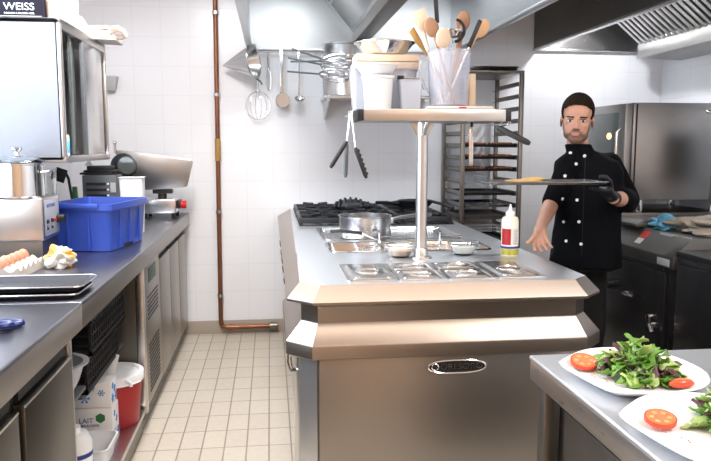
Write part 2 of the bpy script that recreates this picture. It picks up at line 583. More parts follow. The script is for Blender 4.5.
for i, (x, y, sx, sy, lab, dm) in enumerate(((.60, 1.30, 2.0, .9, 'warm wide added ceiling lamp panel in front of the cooking island', 'addedlamp'), (-.45, 3.0, .3, 1.3, 'ceiling tube lamp above the left aisle', 'lampglass'),  # the wide panel is added for the apron's peach reflection
                                   (1.9, .6, .3, 1.3, 'added ceiling fill lamp above the salad table', 'lampglass'),  # added fill fixture
                                   (.7, -1.75, 2.0, .3, 'warm long added ceiling lamp near the rear wall', 'addedlamp'))):  # added fixture that warms the rear wall
    t = thing('unseen_ceiling_lamp', lab if 'warm' in lab else 'white ' + lab, 'ceiling lamp', (x, y, 2.68))
    MB().box(x - sx / 2 - .03, x + sx / 2 + .03, y - sy / 2 - .03, y + sy / 2 + .03, 2.70, 2.75, bev=.004).build('housing', 'white', t)
    MB().box(x - sx / 2, x + sx / 2, y - sy / 2, y + sy / 2, 2.685, 2.70, bev=.004).build('diffuser', dm, t)

# gas pipe on the back wall
t = thing('gas_pipe', 'thin copper pipe running down the white tiled wall and along the skirting', 'pipe', (-.38, 5.27, 0))
MB().tube([(-.372, 5.27, 2.75), (-.378, 5.27, 1.5), (-.385, 5.27, .13), (-.383, 5.27, .085), (-.37, 5.27, .062), (-.34, 5.27, .055), (-.1, 5.27, .055), (.04, 5.27, .055)], .0165, n=12).build('pipe', 'copper', t)
for z in (2.35, 1.775, .927, .30):
    x = -.372 - .013 * (2.75 - z) / 2.7
    MB().lathe([(.018, -.012), (.024, -.012), (.024, .012), (.018, .012)], (x, 5.27, z), n=14, close=True).box(x - .006, x + .006, 5.285, 5.312, z - .008, z + .008).build('wall_clamp', 'satin', t)
MB().cyl((-.378, 5.27, 1.30), (-.378, 5.27, 1.46), .021, n=14).cyl((-.378, 5.27, 1.36), (-.378, 5.235, 1.36), .012).build('valve', 'brass', t, label='yellow marked valve on the pipe')
MB().cyl((-.02, 5.27, .055), (.035, 5.27, .055), .028, n=14).build('coupling', 'dsteel', t)
MB().cyl((-.33, 5.27, .055), (-.30, 5.27, .055), .022, n=14).build('joint', 'copper', t)

# socket on the back wall
t = thing('wall_socket', 'small grey electrical socket on the white tiled wall beside the wall cabinet', 'socket', (-1.15, 5.29, 1.81))
MB().prism([(-1.235, 1.90), (-1.065, 1.90), (-1.085, 1.795), (-1.215, 1.795)], 'y', 5.25, 5.31, bev=.006).build('housing', 'greyp', t)
MB().box(-1.155, -1.145, 5.245, 5.251, 1.81, 1.885).build('seam', 'midgrey', t)

# ------------------------------------------------------------------ left run: worktops and units
XF = -.60


def worktop(name, y0, y1, label, z1=.92):
    t = thing(name, label, 'worktop', (-1.0, (y0 + y1) / 2, z1 - .04))
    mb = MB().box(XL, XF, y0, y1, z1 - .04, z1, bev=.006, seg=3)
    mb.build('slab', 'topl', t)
    MB().box(XF - .022, XF + .001, y0, y1, z1 - .085, z1 - .012, bev=.004).build('front_edge', 'panel', t)
    if y0 > 2:
        MB().box(XL, XL + .015, y0, y1, z1, z1 + .08, bev=.003).build('upstand', 'steely', t)
    return t


worktop('worktop', -.6, 2.283, 'near stainless steel worktop with the blue scissors on it')
worktop('worktop', 2.287, 5.305, 'long far stainless steel worktop carrying the blue crate and slicer')
t = thing('storage_cupboard', 'steel cupboard with plain doors under the near worktop at the left', 'cupboard', (-1.0, 1.0, 0))
MB().box(XL + .01, -.655, -.6, 2.28, .08, .825).box(XL + .05, -.72, -.6, 2.27, 0, .08).build('body', 'dsteel', t)
MB().box(-.655, -.635, 2.245, 2.28, .06, .825, bev=.002).build('corner_post', 'steelz', t)
for y0, y1 in ((1.80, 2.225), (1.33, 1.755), (.86, 1.285)):
    d = MB().box(-.652, -.622, y0, y1, .10, .765, bev=.003).build('door', 'cupb', t)
    MB().box(-.652, -.640, y0 + .01, y1 - .01, .772, .82).build('handle_recess', 'black', d)
    MB().box(-.630, -.621, y0, y1, .757, .766, bev=.002).build('handle_lip', 'satin', d)

t = thing('storage_shelf', 'low steel shelf in the open bay holding the red bucket', 'shelf', (-1.0, 2.9, 0))
MB().box(XL + .05, -.63, 2.30, 3.46, .095, .12, bev=.003).build('shelf_board', 'steely', t)
MB().box(-.66, -.645, 2.30, 3.46, 0, .095).build('kick_strip', 'dsteel', t)
MB().box(XL + .02, XL + .04, 2.30, 3.46, .12, .83).build('back_panel', 'dsteel', t)

t = thing('refrigerated_counter', 'stainless under-counter fridge with vent grille, display and three doors', 'refrigerator', (-1.0, 4.4, 0))
MB().box(XL + .02, -.66, 3.475, 5.29, .09, .83).box(XL + .05, -.70, 3.48, 5.28, 0, .09).build('body', 'dsteel', t)
MB().box(-.658, -.622, 3.475, 3.52, .09, .83, bev=.003).build('corner_post', 'steelz', t)
g = MB().box(-.658, -.628, 3.53, 4.02, .10, .82, bev=.003).build('vent_panel', 'panel', t)
for z0, z1 in ((.53, .68), (.15, .42)):
    mb = MB()
    n = int((z1 - z0) / .022)
    for k in range(n):
        z = z0 + k * .022
        mb.box(-.6285, -.626, 3.62, 3.94, z, z + .011)
    mb.build('vent_grille', 'black', g)
MB().box(-.629, -.624, 3.66, 3.88, .715, .79, bev=.002).build('control_display', 'midgrey', g)
MB().box(-.6245, -.623, 3.72, 3.80, .735, .772).build('green_readout', 'dgreen', g)
for y0, y1 in ((4.03, 4.42), (4.43, 4.84), (4.85, 5.26)):
    d = MB().box(-.656, -.624, y0 + .004, y1 - .004, .10, .78, bev=.004).build('door', 'panel', t)
    MB().box(-.656, -.642, y0 + .01, y1 - .01, .785, .83).build('handle_recess', 'black', d)

# ---- contents of the open bay
random.seed(4)


def grid_crate(x0, x1, y0, y1, z0, z1, label):
    t = thing('bread_crate', label, 'crate', ((x0 + x1) / 2, (y0 + y1) / 2, z0), group='black crates in the open bay')
    mb = MB()
    mb.box(x0, x1, y0, y1, z0, z0 + .008)
    for z in (z0, z1 - .02):
        mb.box(x0, x0 + .012, y0, y1, z, z + .02).box(x1 - .012, x1, y0, y1, z, z + .02)
        mb.box(x0, x1, y0, y0 + .012, z, z + .02).box(x0, x1, y1 - .012, y1, z, z + .02)
    n = 16
    for k in range(n + 1):
        y = y0 + (y1 - y0 - .008) * k / n
        mb.box(x1 - .010, x1 - .002, y, y + .008, z0, z1)
    for k in range(8):
        x = x0 + (x1 - x0 - .008) * k / 7
        mb.box(x, x + .008, y0 + .002, y0 + .01, z0, z1)
    for k in range(1, 4):
        z = z0 + (z1 - z0) * k / 4
        mb.box(x1 - .010, x1 - .002, y0, y1, z, z + .006)
        mb.box(x0, x1, y0 + .002, y0 + .01, z, z + .006)
    mb.build('basket', 'crate', t)
    return t


grid_crate(-1.28, -.70, 2.70, 3.26, .47, .615, 'black plastic crate, lower one above the milk cartons')
grid_crate(-1.28, -.68, 2.70, 3.32, .62, .77, 'black plastic crate, upper one right under the worktop')
t = thing('crate_bracket', 'dark steel ledge carrying the black crates in the bay', 'shelf', (-1.0, 2.9, .42))
MB().box(-1.30, -.72, 2.69, 3.44, .455, .467).build('ledge', 'midgrey', t)
for y in (3.45,):
    MB().box(-1.30, -.90, y - .01, y + .01, .122, .455).build('side_support', 'midgrey', t)
t = tag(MB().box(-.735, -.697, 3.188, 3.192, .385, .485, bev=.001, ry=.25).build('price_tag', 'white'), 'white card tag hanging from the black crate', 'tag')
mb = MB()
for k in range(7):
    mb.sph((-.80 + .02 * math.sin(k), 2.74 + .03 * k, .795 + .008 * math.cos(k * 2)), (.09, .06, .024), n=14, m=8)
tag(mb.build('folded_cloth', 'paper'), 'white folded cloth on top of the upper black crate', 'cloth')


def bucket(c, r, h, name, label, bm_, lm, cat='bucket'):
    t = thing(name, label, cat, c)
    MB().lathe([(r * .82, 0), (r * .84, .004), (r * .97, h - .03), (r * 1.0, h - .028), (r * 1.0, h - .012), (r * .95, h - .012), (r * .79, .006), (0, .006)], c, n=36).lathe([(0, 0), (r * .82, 0)], c, n=36).build('body', bm_, t)
    MB().lathe([(0, h + .004), (r * .86, h + .004), (r * .90, h + .012), (r * 1.03, h + .012), (r * 1.06, h + .004), (r * 1.06, h - .026), (r * 1.02, h - .026), (r * 1.02, h)], c, n=36).build('lid', lm, t)
    return t


t = bucket((-.745, 3.315, .12), .133, .235, 'plastic_bucket', 'round red plastic bucket with white lid on the low shelf', 'red', 'white')
MB().tube(arc((-.745, 3.315, .330), .142, 200, 340, 14, 'xy'), .003, n=6).build('bail_handle', 'white', t)
MB().tube([(-.66, 3.20, .355), (-.64, 3.19, .345), (-.64, 3.19, .33)], .008, n=6).build('lid_tab', 'white', t)
t = MB().lathe([(.10, 0), (.12, .04), (.125, .12), (.11, .125), (0, .125)], (-.82, 3.60 - .16, .0), n=24)
t.bm.free()


def flower(mb, x, y, z, s):
    for k in range(6):
        a = k * PI / 3
        dy, dz = math.cos(a) * s, math.sin(a) * s
        mb.cyl((x, y + dy * .15, z + dz * .15), (x, y + dy, z + dz), s * .12, s * .10, n=6)
        mb.cyl((x - .0004, y + dy * .9, z + dz * .9), (x + .0008, y + dy * .9, z + dz * .9), s * .26, n=8)
        mb.cyl((x - .0004, y + dy * .45, z + dz * .45), (x + .0008, y + dy * .45, z + dz * .45), s * .2, n=8)


def flower_front(mb, x, y, z, s):
    for k in range(6):
        a = k * PI / 3
        dx, dz = math.cos(a) * s, math.sin(a) * s
        mb.cyl((x + dx * .15, y, z + dz * .15), (x + dx, y, z + dz), s * .12, s * .10, n=6)
        mb.cyl((x + dx * .9, y + .0004, z + dz * .9), (x + dx * .9, y - .0008, z + dz * .9), s * .26, n=8)


def carton(x0, x1, y0, y1, z0, z1, label, txt):
    t = thing('milk_carton', label, 'carton', ((x0 + x1) / 2, (y0 + y1) / 2, z0), group='milk cartons in the open bay')
    MB().box(x0, x1, y0, y1, z0, z1, bev=.004).build('box', 'milk', t)
    mb = MB()
    H_ = z1 - z0
    for fx, fz, s in ((.25, .22, .016), (.72, .25, .024), (.15, .55, .011), (.5, .12, .010)) if txt else ((.3, .4, .020), (.75, .6, .013), (.5, .8, .012), (.15, .75, .012)):
        flower_front(mb, x0 + (x1 - x0) * fx, y0 - .0008, z0 + H_ * fz, s)
    for fy, fz, s in ((.25, .3, .018), (.6, .6, .015), (.3, .8, .013), (.8, .25, .016)):
        flower(mb, x1 + .0008, y0 + (y1 - y0) * fy, z0 + H_ * fz, s)
    mb.build('blue_flower_print', 'bprint', t)
    if txt:
        text('lettering', 'LAIT', .030, (x0 + (x1 - x0) * .30, y0 - .001, z0 + H_ * .70), (PI / 2, 0, 0), 'navy', t)
        text('small_lettering', 'DEMI-ECREME', .014, (x0 + (x1 - x0) * .36, y0 - .001, z0 + H_ * .57), (PI / 2, 0, 0), 'navy', t)
        MB().cyl((x0 + (x1 - x0) * .68, y0 + .0005, z0 + H_ * .76), (x0 + (x1 - x0) * .68, y0 - .0012, z0 + H_ * .76), .022, n=6).build('green_badge', 'dgreen', t)
    return t


carton(-.848, -.690, 3.03, 3.15, .12, .29, 'white milk carton with blue flowers and green badge, lower of two', True)
carton(-.853, -.695, 3.04, 3.15, .292, .40, 'white milk carton with blue flowers, lying on top of the other', False)


def tub(name, label, x0, x1, y0, y1, z0, z1, m, flare=.012, rad=.02, cat='tub', rim=.008, t_=.002):
    t = thing(name, label, cat, ((x0 + x1) / 2, (y0 + y1) / 2, z0))
    MB().tray(x0, x1, y0, y1, z0, z1, flare=flare, rim=rim, rad=rad, t=t_).build('shell', m, t)
    return t


tub('plastic_tub', 'open white plastic tub on the low shelf in front of the milk cartons', -.83, -.665, 2.79, 3.00, .12, .205, 'white', flare=.014, rad=.03)
t = thing('glass_bowl', 'clear plastic bowl holding a blue cloth in the open bay', 'bowl', (-.76, 2.53, .44))
MB().lathe([(.05, 0), (.07, .003), (.10, .06), (.118, .12), (.135, .122), (.135, .127), (.115, .127), (.096, .06), (.066, .008), (0, .008)], (-.79, 2.545, .52), n=30).lathe([(0, 0), (.05, 0)], (-.79, 2.545, .52), n=30).build('bowl', 'cloudy', t)
MB().box(-1.0, -.70, 2.42, 2.67, .505, .519, bev=.002).box(-1.0, -.98, 2.42, 2.67, .122, .505).build('bowl_stand', 'midgrey', t)
mb = MB()
for k in range(5):
    mb.sph((-.825 + .015 * k, 2.53 + .02 * math.sin(k * 2), .635 + .01 * math.cos(k)), (.035, .035, .03), n=12, m=8)
tag(mb.build('blue_cloth', 'lightblue'), 'bright blue cloth stuffed in the clear bowl of the open bay', 'cloth')
t = thing('plastic_canister', 'white canister with a navy banded label beside the cupboard door', 'canister', (-.76, 2.63, .12))
MB().lathe([(.055, 0), (.06, .006), (.06, .20), (.045, .235), (.022, .24), (.022, .26), (0, .26)], (-.735, 2.62, .12), n=26).lathe([(0, 0), (.055, 0)], (-.735, 2.62, .12), n=26).build('body', 'white', t)
for z in (.03, .105, .15):
    MB().lathe([(.0605, z), (.0612, z + .001), (.0612, z + .016), (.0605, z + .017)], (-.735, 2.62, .12), n=26).build('label_band', 'navy', t)

# ---- things on the left worktop
ZT = .92
t = thing('blue_scissors', 'dark blue handled scissors lying on the near steel worktop', 'scissors', (-.78, 1.97, ZT))
for s_ in (0, 1):
    pts = []
    cx_, cy_ = -.735 - .012 * s_, 1.985 - .045 * s_
    for k in range(18):
        a = 2 * PI * k / 18
        pts.append((cx_ + .052 * math.cos(a), cy_ + .024 * math.sin(a) + .008 * math.cos(a), ZT + .010 + .008 * s_))
    MB().tube(pts, .0085, n=8, closed=True).build('finger_loop', 'bluedark', t)
    MB().tube([(cx_ - .05, cy_, ZT + .010 + .006 * s_), (cx_ - .085, cy_ + (.018 if s_ else -.012), ZT + .009 + .004 * s_)], .008, n=8).build('shank', 'bluedark', t)
    MB().prism([(cx_ - .08, cy_ - .006 + (.018 if s_ else -.012)), (cx_ - .08, cy_ + .010 + (.018 if s_ else -.012)), (cx_ - .24, cy_ + (-.005 if s_ else .02))], 'z', ZT + .003 + .004 * s_, ZT + .006 + .004 * s_).build('blade', 'chrome', t)


def bake_tray(x0, x1, y0, y1, z0, z1, label, m='darktray'):
    t = thing('baking_tray', label, 'tray', ((x0 + x1) / 2, (y0 + y1) / 2, z0), group='baking trays stacked on the left worktop')
    MB().tray(x0, x1, y0, y1, z0, z1, flare=.014, rim=.008, rad=.02).build('pan', m, t)
    MB().tube(rrect(x0 - .010, x1 + .010, y0 - .010, y1 + .010, z1 - .001, .03), .0028, n=6, closed=True).build('rim', 'satin', t, label='bright rolled rim')
    return t


bake_tray(-1.20, -.632, 2.335, 2.535, ZT, ZT + .018, 'dark steel baking tray, lower of the two stacked by the eggs')
bake_tray(-1.20, -.622, 2.350, 2.555, ZT + .0195, ZT + .040, 'steel baking tray, upper of the two stacked by the eggs')

# egg carton with eggs
ex, ey, dxe = -.925, 2.69, .056
t = thing('egg_tray', 'grey pulp egg tray on the steel worktop by the crumpled cloth', 'egg tray', (ex - 3 * dxe, ey + 2.5 * dxe, ZT))
b = bmesh.new()
NX, NY, S = 5, 6, 6
gv = {}
for i in range(NX * S + 1):
    for j in range(NY * S + 1):
        u, v_ = i / S, j / S
        h = .012 + .034 * (0.5 + 0.5 * math.cos(2 * PI * u) * 1.0) * .5 + .034 * (0.5 + 0.5 * math.cos(2 * PI * v_)) * .5
        h = .006 + .040 * max(0, (math.cos(2 * PI * u) + math.cos(2 * PI * v_)) / 4 + .5) ** 1.0
        if i in (0, NX * S) or j in (0, NY * S):
            h = max(h, .030)
        gv[i, j] = b.verts.new((ex - u * dxe, ey + v_ * dxe, ZT + h))
for i in range(NX * S):
    for j in range(NY * S):
        b.faces.new((gv[i, j], gv[i + 1, j], gv[i + 1, j + 1], gv[i, j + 1]))
# skirt
bmesh.ops.recalc_face_normals(b, faces=b.faces)
ret = bmesh.ops.extrude_edge_only(b, edges=[e for e in b.edges if e.is_boundary])
for v_ in [g_ for g_ in ret['geom'] if isinstance(g_, bmesh.types.BMVert)]:
    v_.co.z = ZT + .001
mb = MB()
mb._join(b)
mb.build('pulp_tray', 'card', t)
egg0 = None
places = ['nearest the tray corner', 'second from the tray corner', 'third from the tray corner', 'fourth from the tray corner',
          'at the far end of its row', 'at the frame side, near', 'at the frame side, middle', 'at the frame side, far']
for k, (i, j) in enumerate([(1, 1), (1, 2), (1, 3), (1, 4), (1, 5), (3, 1), (3, 3), (3, 4)]):
    loc = (ex - (i + .5) * dxe, ey + (j + .5) * dxe, ZT + .012)
    if egg0 is None:
        prof = [(0, 0)] + [(.0215 * math.sin(PI * q / 12) * (1 - .10 * math.cos(PI * q / 12) * -1 * (1 if q > 6 else .0)), .029 - .029 * math.cos(PI * q / 12)) for q in range(1, 12)] + [(0, .058)]
        egg0 = MB().lathe(prof, (0, 0, 0), n=20).build('egg', 'egg', world=False)
        e = egg0
    else:
        e = egg0.copy()
        C.objects.link(e)
    e.location = loc
    e.scale = (1.12, 1.12, 1.08)
    tag(e, 'brown egg in the pulp tray, ' + places[k], 'egg', group='eggs in the pulp tray')

# crumpled cloth


def crumple(name, c, r, m, label, cat, seed, grp=None, flat=.5, amp=.35, sub=5, m2=None):
    random.seed(seed)
    b = bmesh.new()
    bmesh.ops.create_icosphere(b, subdivisions=sub, radius=1)
    from mathutils import noise as nz
    off = V(seed * 3.1, seed * 1.7, 0)
    for v_ in b.verts:
        p = v_.co.copy()
        n_ = abs(nz.noise(p * 1.5 + off)) * 2.0 + abs(nz.noise(p * 3.2 + off)) * .45 - .5
        q = p * (1 + amp * n_)
        v_.co = V(c[0] + q.x * r[0], c[1] + q.y * r[1], max(c[2], c[2] + r[2] * .75 + q.z * r[2]))
    mb = MB()
    mb._join(b)
    o = mb.build(name, m, angle=60)
    tag(o, label, cat, grp)
    if m2:
        me = o.data
        me.materials.append(M[m2])
        for p in me.polygons:
            cc = p.center
            if nz.noise(V(cc.x * 14, cc.y * 14, cc.z * 22) + off) > .08:
                p.material_index = 1
    return o


M['orangec'] = mat('orange_cloth_print', (0.68, 0.33, 0.09), 0.9, noise=0.1)
crumple('crumpled_cloth', (-.852, 2.97, ZT), (.058, .055, .050), 'cloth', 'white and orange crumpled cloth on the worktop by the egg tray', 'cloth', 3, m2='orangec', amp=.45)

# hot plate unit and stock pot
t = thing('hot_plate', 'steel tabletop hot plate with control knobs carrying the lidded pot', 'hot plate', (-1.17, 3.18, ZT))
MB().box(-1.38, -.952, 3.09, 3.335, 1.012, 1.195, bev=.008, seg=3).build('housing', 'steelx', t)
MB().box(-1.37, -.965, 3.11, 3.325, .925, 1.012).build('base', 'dsteel', t)
MB().box(-1.165, -1.16, 3.105, 3.11, .93, 1.01).build('base_seam', 'midgrey', t)
MB().box(-.9525, -.950, 3.115, 3.31, 1.03, 1.18, bev=.001).build('control_face', 'cabside', t)
for y in (3.14, 3.20):
    MB().cyl((-.95, y, 1.09), (-.942, y, 1.09), .009, n=12).cyl((-.95, y, 1.06), (-.944, y, 1.06), .006, n=12).build('switch', 'black', t)
MB().cyl((-.95, 3.285, 1.09), (-.918, 3.285, 1.09), .020, .017, n=18).box(-.925, -.915, 3.281, 3.289, 1.072, 1.108).build('knob', 'black', t)
MB().cyl((-.95, 3.245, 1.09), (-.943, 3.245, 1.09), .007, n=12).build('pilot_light', 'redk', t)
Rp = Matrix.Rotation(PI / 2, 4, 'Z') @ Matrix.Rotation(PI / 2, 4, 'X')
text('lettering', 'HOT PLATE', .022, (-.9495, 3.20, 1.155), Rp, 'navy', t)
pc = (-1.065, 3.16, 1.196)
t = thing('stock_pot', 'shiny lidded cooking pot on the tabletop hot plate', 'pot', pc)
MB().lathe([(0, 0), (.100, 0), (.104, .005), (.104, .135), (.109, .138), (.109, .142), (.101, .142), (.101, .006), (0, .006)], pc, n=40).build('body', 'chrome', t)
MB().lathe([(.1085, .143), (.106, .149), (.085, .163), (.05, .174), (.012, .179), (.010, .176), (.05, .170), (.084, .159), (.103, .146), (.103, .143)], pc, n=40, close=True).build('glass_lid', 'glass', t)
MB().lathe([(0, .177), (.012, .178), (.009, .190), (.022, .200), (.024, .208), (.016, .214), (0, .215)], pc, n=20).build('lid_knob', 'chrome', t)
for s_ in (-1, 1):
    MB().tube([(pc[0] + s_ * .103, pc[1] - .03, pc[2] + .105), (pc[0] + s_ * .135, pc[1] - .03, pc[2] + .110), (pc[0] + s_ * .145, pc[1], pc[2] + .112), (pc[0] + s_ * .135, pc[1] + .03, pc[2] + .110), (pc[0] + s_ * .103, pc[1] + .03, pc[2] + .105)], .005, n=8).build('handle', 'chrome', t)
tub('clear_jug', 'clear plastic measuring jug on the hot plate beside the pot', -.950 - .045, -.950 + .0, 3.25, 3.32, 1.196, 1.31, 'glass', flare=.004, rad=.012, cat='jug', rim=.003, t_=.0015)

# blue crate
cr = thing('blue_crate', 'blue plastic crate on the left steel worktop', 'crate', (-.838, 3.60, ZT), rz=math.radians(-11))
b = MB()





def R_(o, z):
    return rrect(-.160 - o, .150 + o, -.225 - o, .225 + o, z, .025)


b.rings([R_(-.015, .003), R_(0.000, .195), R_(.012, .195), R_(.012, .225), R_(.002, .225), R_(-.002, .200), R_(-.018, .007)])
b.box(-.10, .10, -.247, -.237, .205, .228, bev=.002)
for x in (-.06, .04):
    b.box(x, x + .008, -.228, -.218, .01, .195)
for y in (-.12, 0, .12):
    b.box(.138, .151, y, y + .008, .02, .195)
b.build('crate_shell', 'blue', cr, world=False)
MB().box(.139, .1415, -.05, .05, .004, .02).build('hand_slot', 'crate', cr, world=False)

# black slotted device, ladle, bottle, container behind the crate
t = thing('bread_slicer_box', 'black slotted appliance behind the blue crate', 'appliance', (-1.02, 4.5, ZT))
MB().box(-1.125, -.925, 4.42, 4.60, .925, 1.235, bev=.006).build('body', 'midgrey', t)
for k in range(4):
    MB().box(-1.10, -.985, 4.414, 4.42, 1.07 + k * .035, 1.085 + k * .035).build('slot', 'black', t)
    MB().box(-.980, -.970, 4.412, 4.42, 1.072 + k * .035, 1.083 + k * .035).build('stud', 'button', t)
MB().box(-.96, -.93, 4.412, 4.42, 1.13, 1.19).build('side_plate', 'greyp', t)
t = thing('slotted_lids', 'black plastic lids stacked on the slotted appliance', 'lid', (-1.02, 4.5, 1.236))
MB().box(-1.14, -.95, 4.43, 4.58, 1.237, 1.250, bev=.003).box(-1.12, -.93, 4.44, 4.59, 1.251, 1.264, bev=.003).box(-1.10, -.96, 4.44, 4.56, 1.265, 1.290, bev=.004).build('lid', 'black', t)
MB().prism([(-1.12, 1.291), (-1.07, 1.291), (-1.095, 1.325)], 'y', 4.47, 4.51).build('spout', 'greyp', t)
t = thing('black_spatula', 'black turner with a steel shank standing behind the blue crate', 'spatula', (-1.17, 4.3, ZT))
MB().tube([(-1.15, 4.30, .93), (-1.155, 4.30, 1.10), (-1.175, 4.32, 1.22), (-1.20, 4.33, 1.27)], .008, n=8).build('handle', 'black', t)
MB().box(-1.255, -1.19, 4.325, 4.33, 1.20, 1.28, bev=.002, ry=.35).build('blade', 'black', t)
t = thing('green_bottle', 'dark green bottle behind the blue crate', 'bottle', (-1.12, 4.18, ZT))
MB().lathe([(0, 0), (.033, 0), (.035, .01), (.035, .16), (.015, .205), (.013, .26), (0, .26)], (-1.105, 4.18, ZT), n=20).build('body', 'dgreen', t)
t = tub('white_container', 'tall white plastic container standing by the slicer plate', -.842, -.715, 4.07, 4.19, ZT, 1.235, 'white', flare=.012, rad=.015, rim=.006)

# slicer
t = thing('meat_slicer', 'steel meat slicer with a large tilted plate and red knob at the counter end', 'slicer', (-.75, 4.95, ZT))
MB().box(-.86, -.635, 4.85, 5.10, .955, 1.055, bev=.010, seg=3).build('base', 'satin', t)
for x in (-.84, -.655):
    for y in (4.88, 5.07):
        MB().cyl((x, y, ZT), (x, y, .957), .014, n=12).build('foot', 'black', t)
MB().prism([(-1.04, 1.378), (-1.0, 1.382), (-.535, 1.318), (-.522, 1.300), (-.565, 1.135), (-.60, 1.125), (-.84, 1.112), (-.95, 1.20)], 'y', 4.93, 4.945, bev=.003).build('carriage_plate', 'oven', t)
MB().cyl((-.74, 4.98, 1.05), (-.74, 4.98, 1.13), .03, n=16).box(-.80, -.67, 4.945, 5.02, 1.085, 1.115, bev=.006).build('neck', 'black', t)
MB().lathe([(.0, 0), (.12, 0), (.125, .004), (.12, .010), (0, .014)], (0, 0, 0), n=30)
MB().cyl((-.975, 4.90, 1.275), (-.975, 4.925, 1.275), .085, n=36).build('blade_guard', 'enamel', t)
MB().cyl((-.955, 4.885, 1.28), (-.955, 4.90, 1.28), .055, .065, n=30).build('clear_guard', 'ovenglass', t)
MB().cyl((-1.03, 4.92, 1.36), (-1.03, 4.92, 1.43), .008, n=10).sph((-1.03, 4.92, 1.43), .013).build('lever', 'satin', t)
MB().box(-.632, -.615, 4.90, 5.04, .985, 1.04, bev=.003).build('switch_panel', 'black', t)
MB().cyl((-.615, 4.95, 1.01), (-.575, 4.95, 1.01), .024, .028, n=20).build('knob', 'redk', t)

# ------------------------------------------------------------------ wall cabinet (left)
t = thing('wall_cabinet', 'pale steel wall cabinet with sliding doors mounted above the left worktop', 'cabinet', (-1.15, 3.77, 1.34))
y0, y1, z0, z1, xf = 3.29, 4.16, 1.345, 1.965, -.90
MB().box(XL, xf - .012, y0, y0 + .02, z0, z1, bev=.004).build('near_side_panel', 'cabside', t, label='pale bluish side panel facing the camera')
MB().box(XL, xf - .012, y1 - .02, y1, z0, z1, bev=.004).build('far_side_panel', 'steelz', t)
MB().box(XL, xf, y0, y1, z1 - .025, z1 + .0, bev=.004).build('top_panel', 'steely', t)
MB().box(XL, xf, y0, y1, z0 - .01, z0 + .018, bev=.003).build('bottom_panel', 'steely', t)
MB().box(XL, XL + .01, y0 + .02, y1 - .02, z0 + .018, z1 - .025).build('back_panel', 'dsteel', t)
mb = MB()
mb.box(xf - .03, xf, y0, y0 + .035, z0, z1, bev=.008, seg=3).box(xf - .03, xf, y1 - .03, y1, z0, z1, bev=.003)
mb.box(xf - .03, xf, y0 + .035, y1 - .03, z1 - .045, z1, bev=.003).box(xf - .03, xf, y0 + .035, y1 - .03, z0 - .01, z0 + .022, bev=.003)
mb.build('front_frame', 'steelz', t)
d = MB().box(xf - .016, xf - .006, 3.70, 4.07, z0 + .022, z1 - .045, bev=.002).build('sliding_door', 'satin', t)
MB().box(xf - .02, xf - .002, 3.665, 3.70, z0 + .022, z1 - .045, bev=.002).build('door_edge', 'midgrey', d)
d = MB().box(xf - .034, xf - .026, 3.50, 3.60, z0 + .022, z1 - .045, bev=.002).build('sliding_door', 'darkglass', t)
t = thing('plastic_tube', 'white and blue labelled plastic tub inside the wall cabinet opening', 'tub', (-.96, 3.44, 1.364))
MB().lathe([(0, 0), (.020, 0), (.021, .09), (.017, .098), (0, .098)], (-.95, 3.46, 1.364), n=18).build('body', 'white', t)
MB().lathe([(.0212, .015), (.0218, .016), (.0218, .07), (.0212, .071)], (-.95, 3.46, 1.364), n=18).build('label_band', 'lightblue', t)

# stuff on the cabinet
ZK = 1.966
t = thing('cardboard_box', 'dark navy box with white WEISS lettering on top of the wall cabinet', 'box', (-1.2, 3.5, ZK))
MB().box(-1.37, -.985, 3.36, 3.62, ZK, ZK + .17, bev=.004).build('box', 'box', t)
text('lettering', 'WEISS', .044, (-1.088, 3.358, ZK + .053), (PI / 2, 0, 0), 'button', t, sx=1.1)
text('small_lettering', 'KOCHEN & BACKEN 1892', .011, (-1.088, 3.358, ZK + .025), (PI / 2, 0, 0), 'button', t)
MB().box(-1.36, -.995, 3.357, 3.36, ZK + .012, ZK + .015).build('white_line', 'greyp', t)
t = thing('paper_cups', 'beige stacked paper cups beside the dark box on the wall cabinet', 'cups', (-.96, 3.42, ZK))
MB().lathe([(0, 0), (.032, 0), (.040, .08), (.042, .085), (.040, .09), (.043, .14), (0, .14)], (-.955, 3.42, ZK), n=22).build('cup_stack', 'cream', t)
tag(MB().box(-1.06, -.935, 3.66, 3.76, ZK, ZK + .22, bev=.003).build('white_bag', 'paper'), 'white upright packet behind the beige cups on the cabinet', 'packet')
tag(MB().prism([(3.58, ZK), (3.80, ZK), (3.80, ZK + .055), (3.70, ZK + .075), (3.58, ZK + .06)], 'x', -.945, -.905, bev=.002).build('folded_carton', 'cream'), 'cream folded carton at the front edge of the wall cabinet top', 'carton')
t = thing('paper_stack', 'white folded paper package sticking out over the far cabinet edge', 'package', (-.87, 4.05, ZK))
MB().box(-1.02, -.80, 3.93, 4.14, ZK, ZK + .022, bev=.004, ry=.03).box(-1.01, -.83, 3.94, 4.12, ZK + .024, ZK + .052, bev=.004, ry=.05).box(-.98, -.84, 3.95, 4.11, ZK + .055, ZK + .072, bev=.004, ry=-.04).build('paper_pile', 'paper', t)
MB().tube([(-.83, 3.97, ZK + .05), (-.79, 3.95, ZK + .06), (-.755, 3.94, ZK + .04), (-.74, 3.93, ZK + .01)], [.022, .018, .012, .005], n=7).tube([(-.81, 3.99, ZK + .02), (-.77, 3.97, ZK + .015), (-.74, 3.96, ZK + .03)], [.015, .012, .006], n=7).build('torn_end', 'cream', t)

# ------------------------------------------------------------------ cooking island
IX0, IX1, IYF, IYB = .050, 1.187, 2.325, 5.29
isl = thing('cooking_island', 'large stainless steel cooking island with an oval maker plate on its front', 'cooking range', (.62, 3.8, 0))


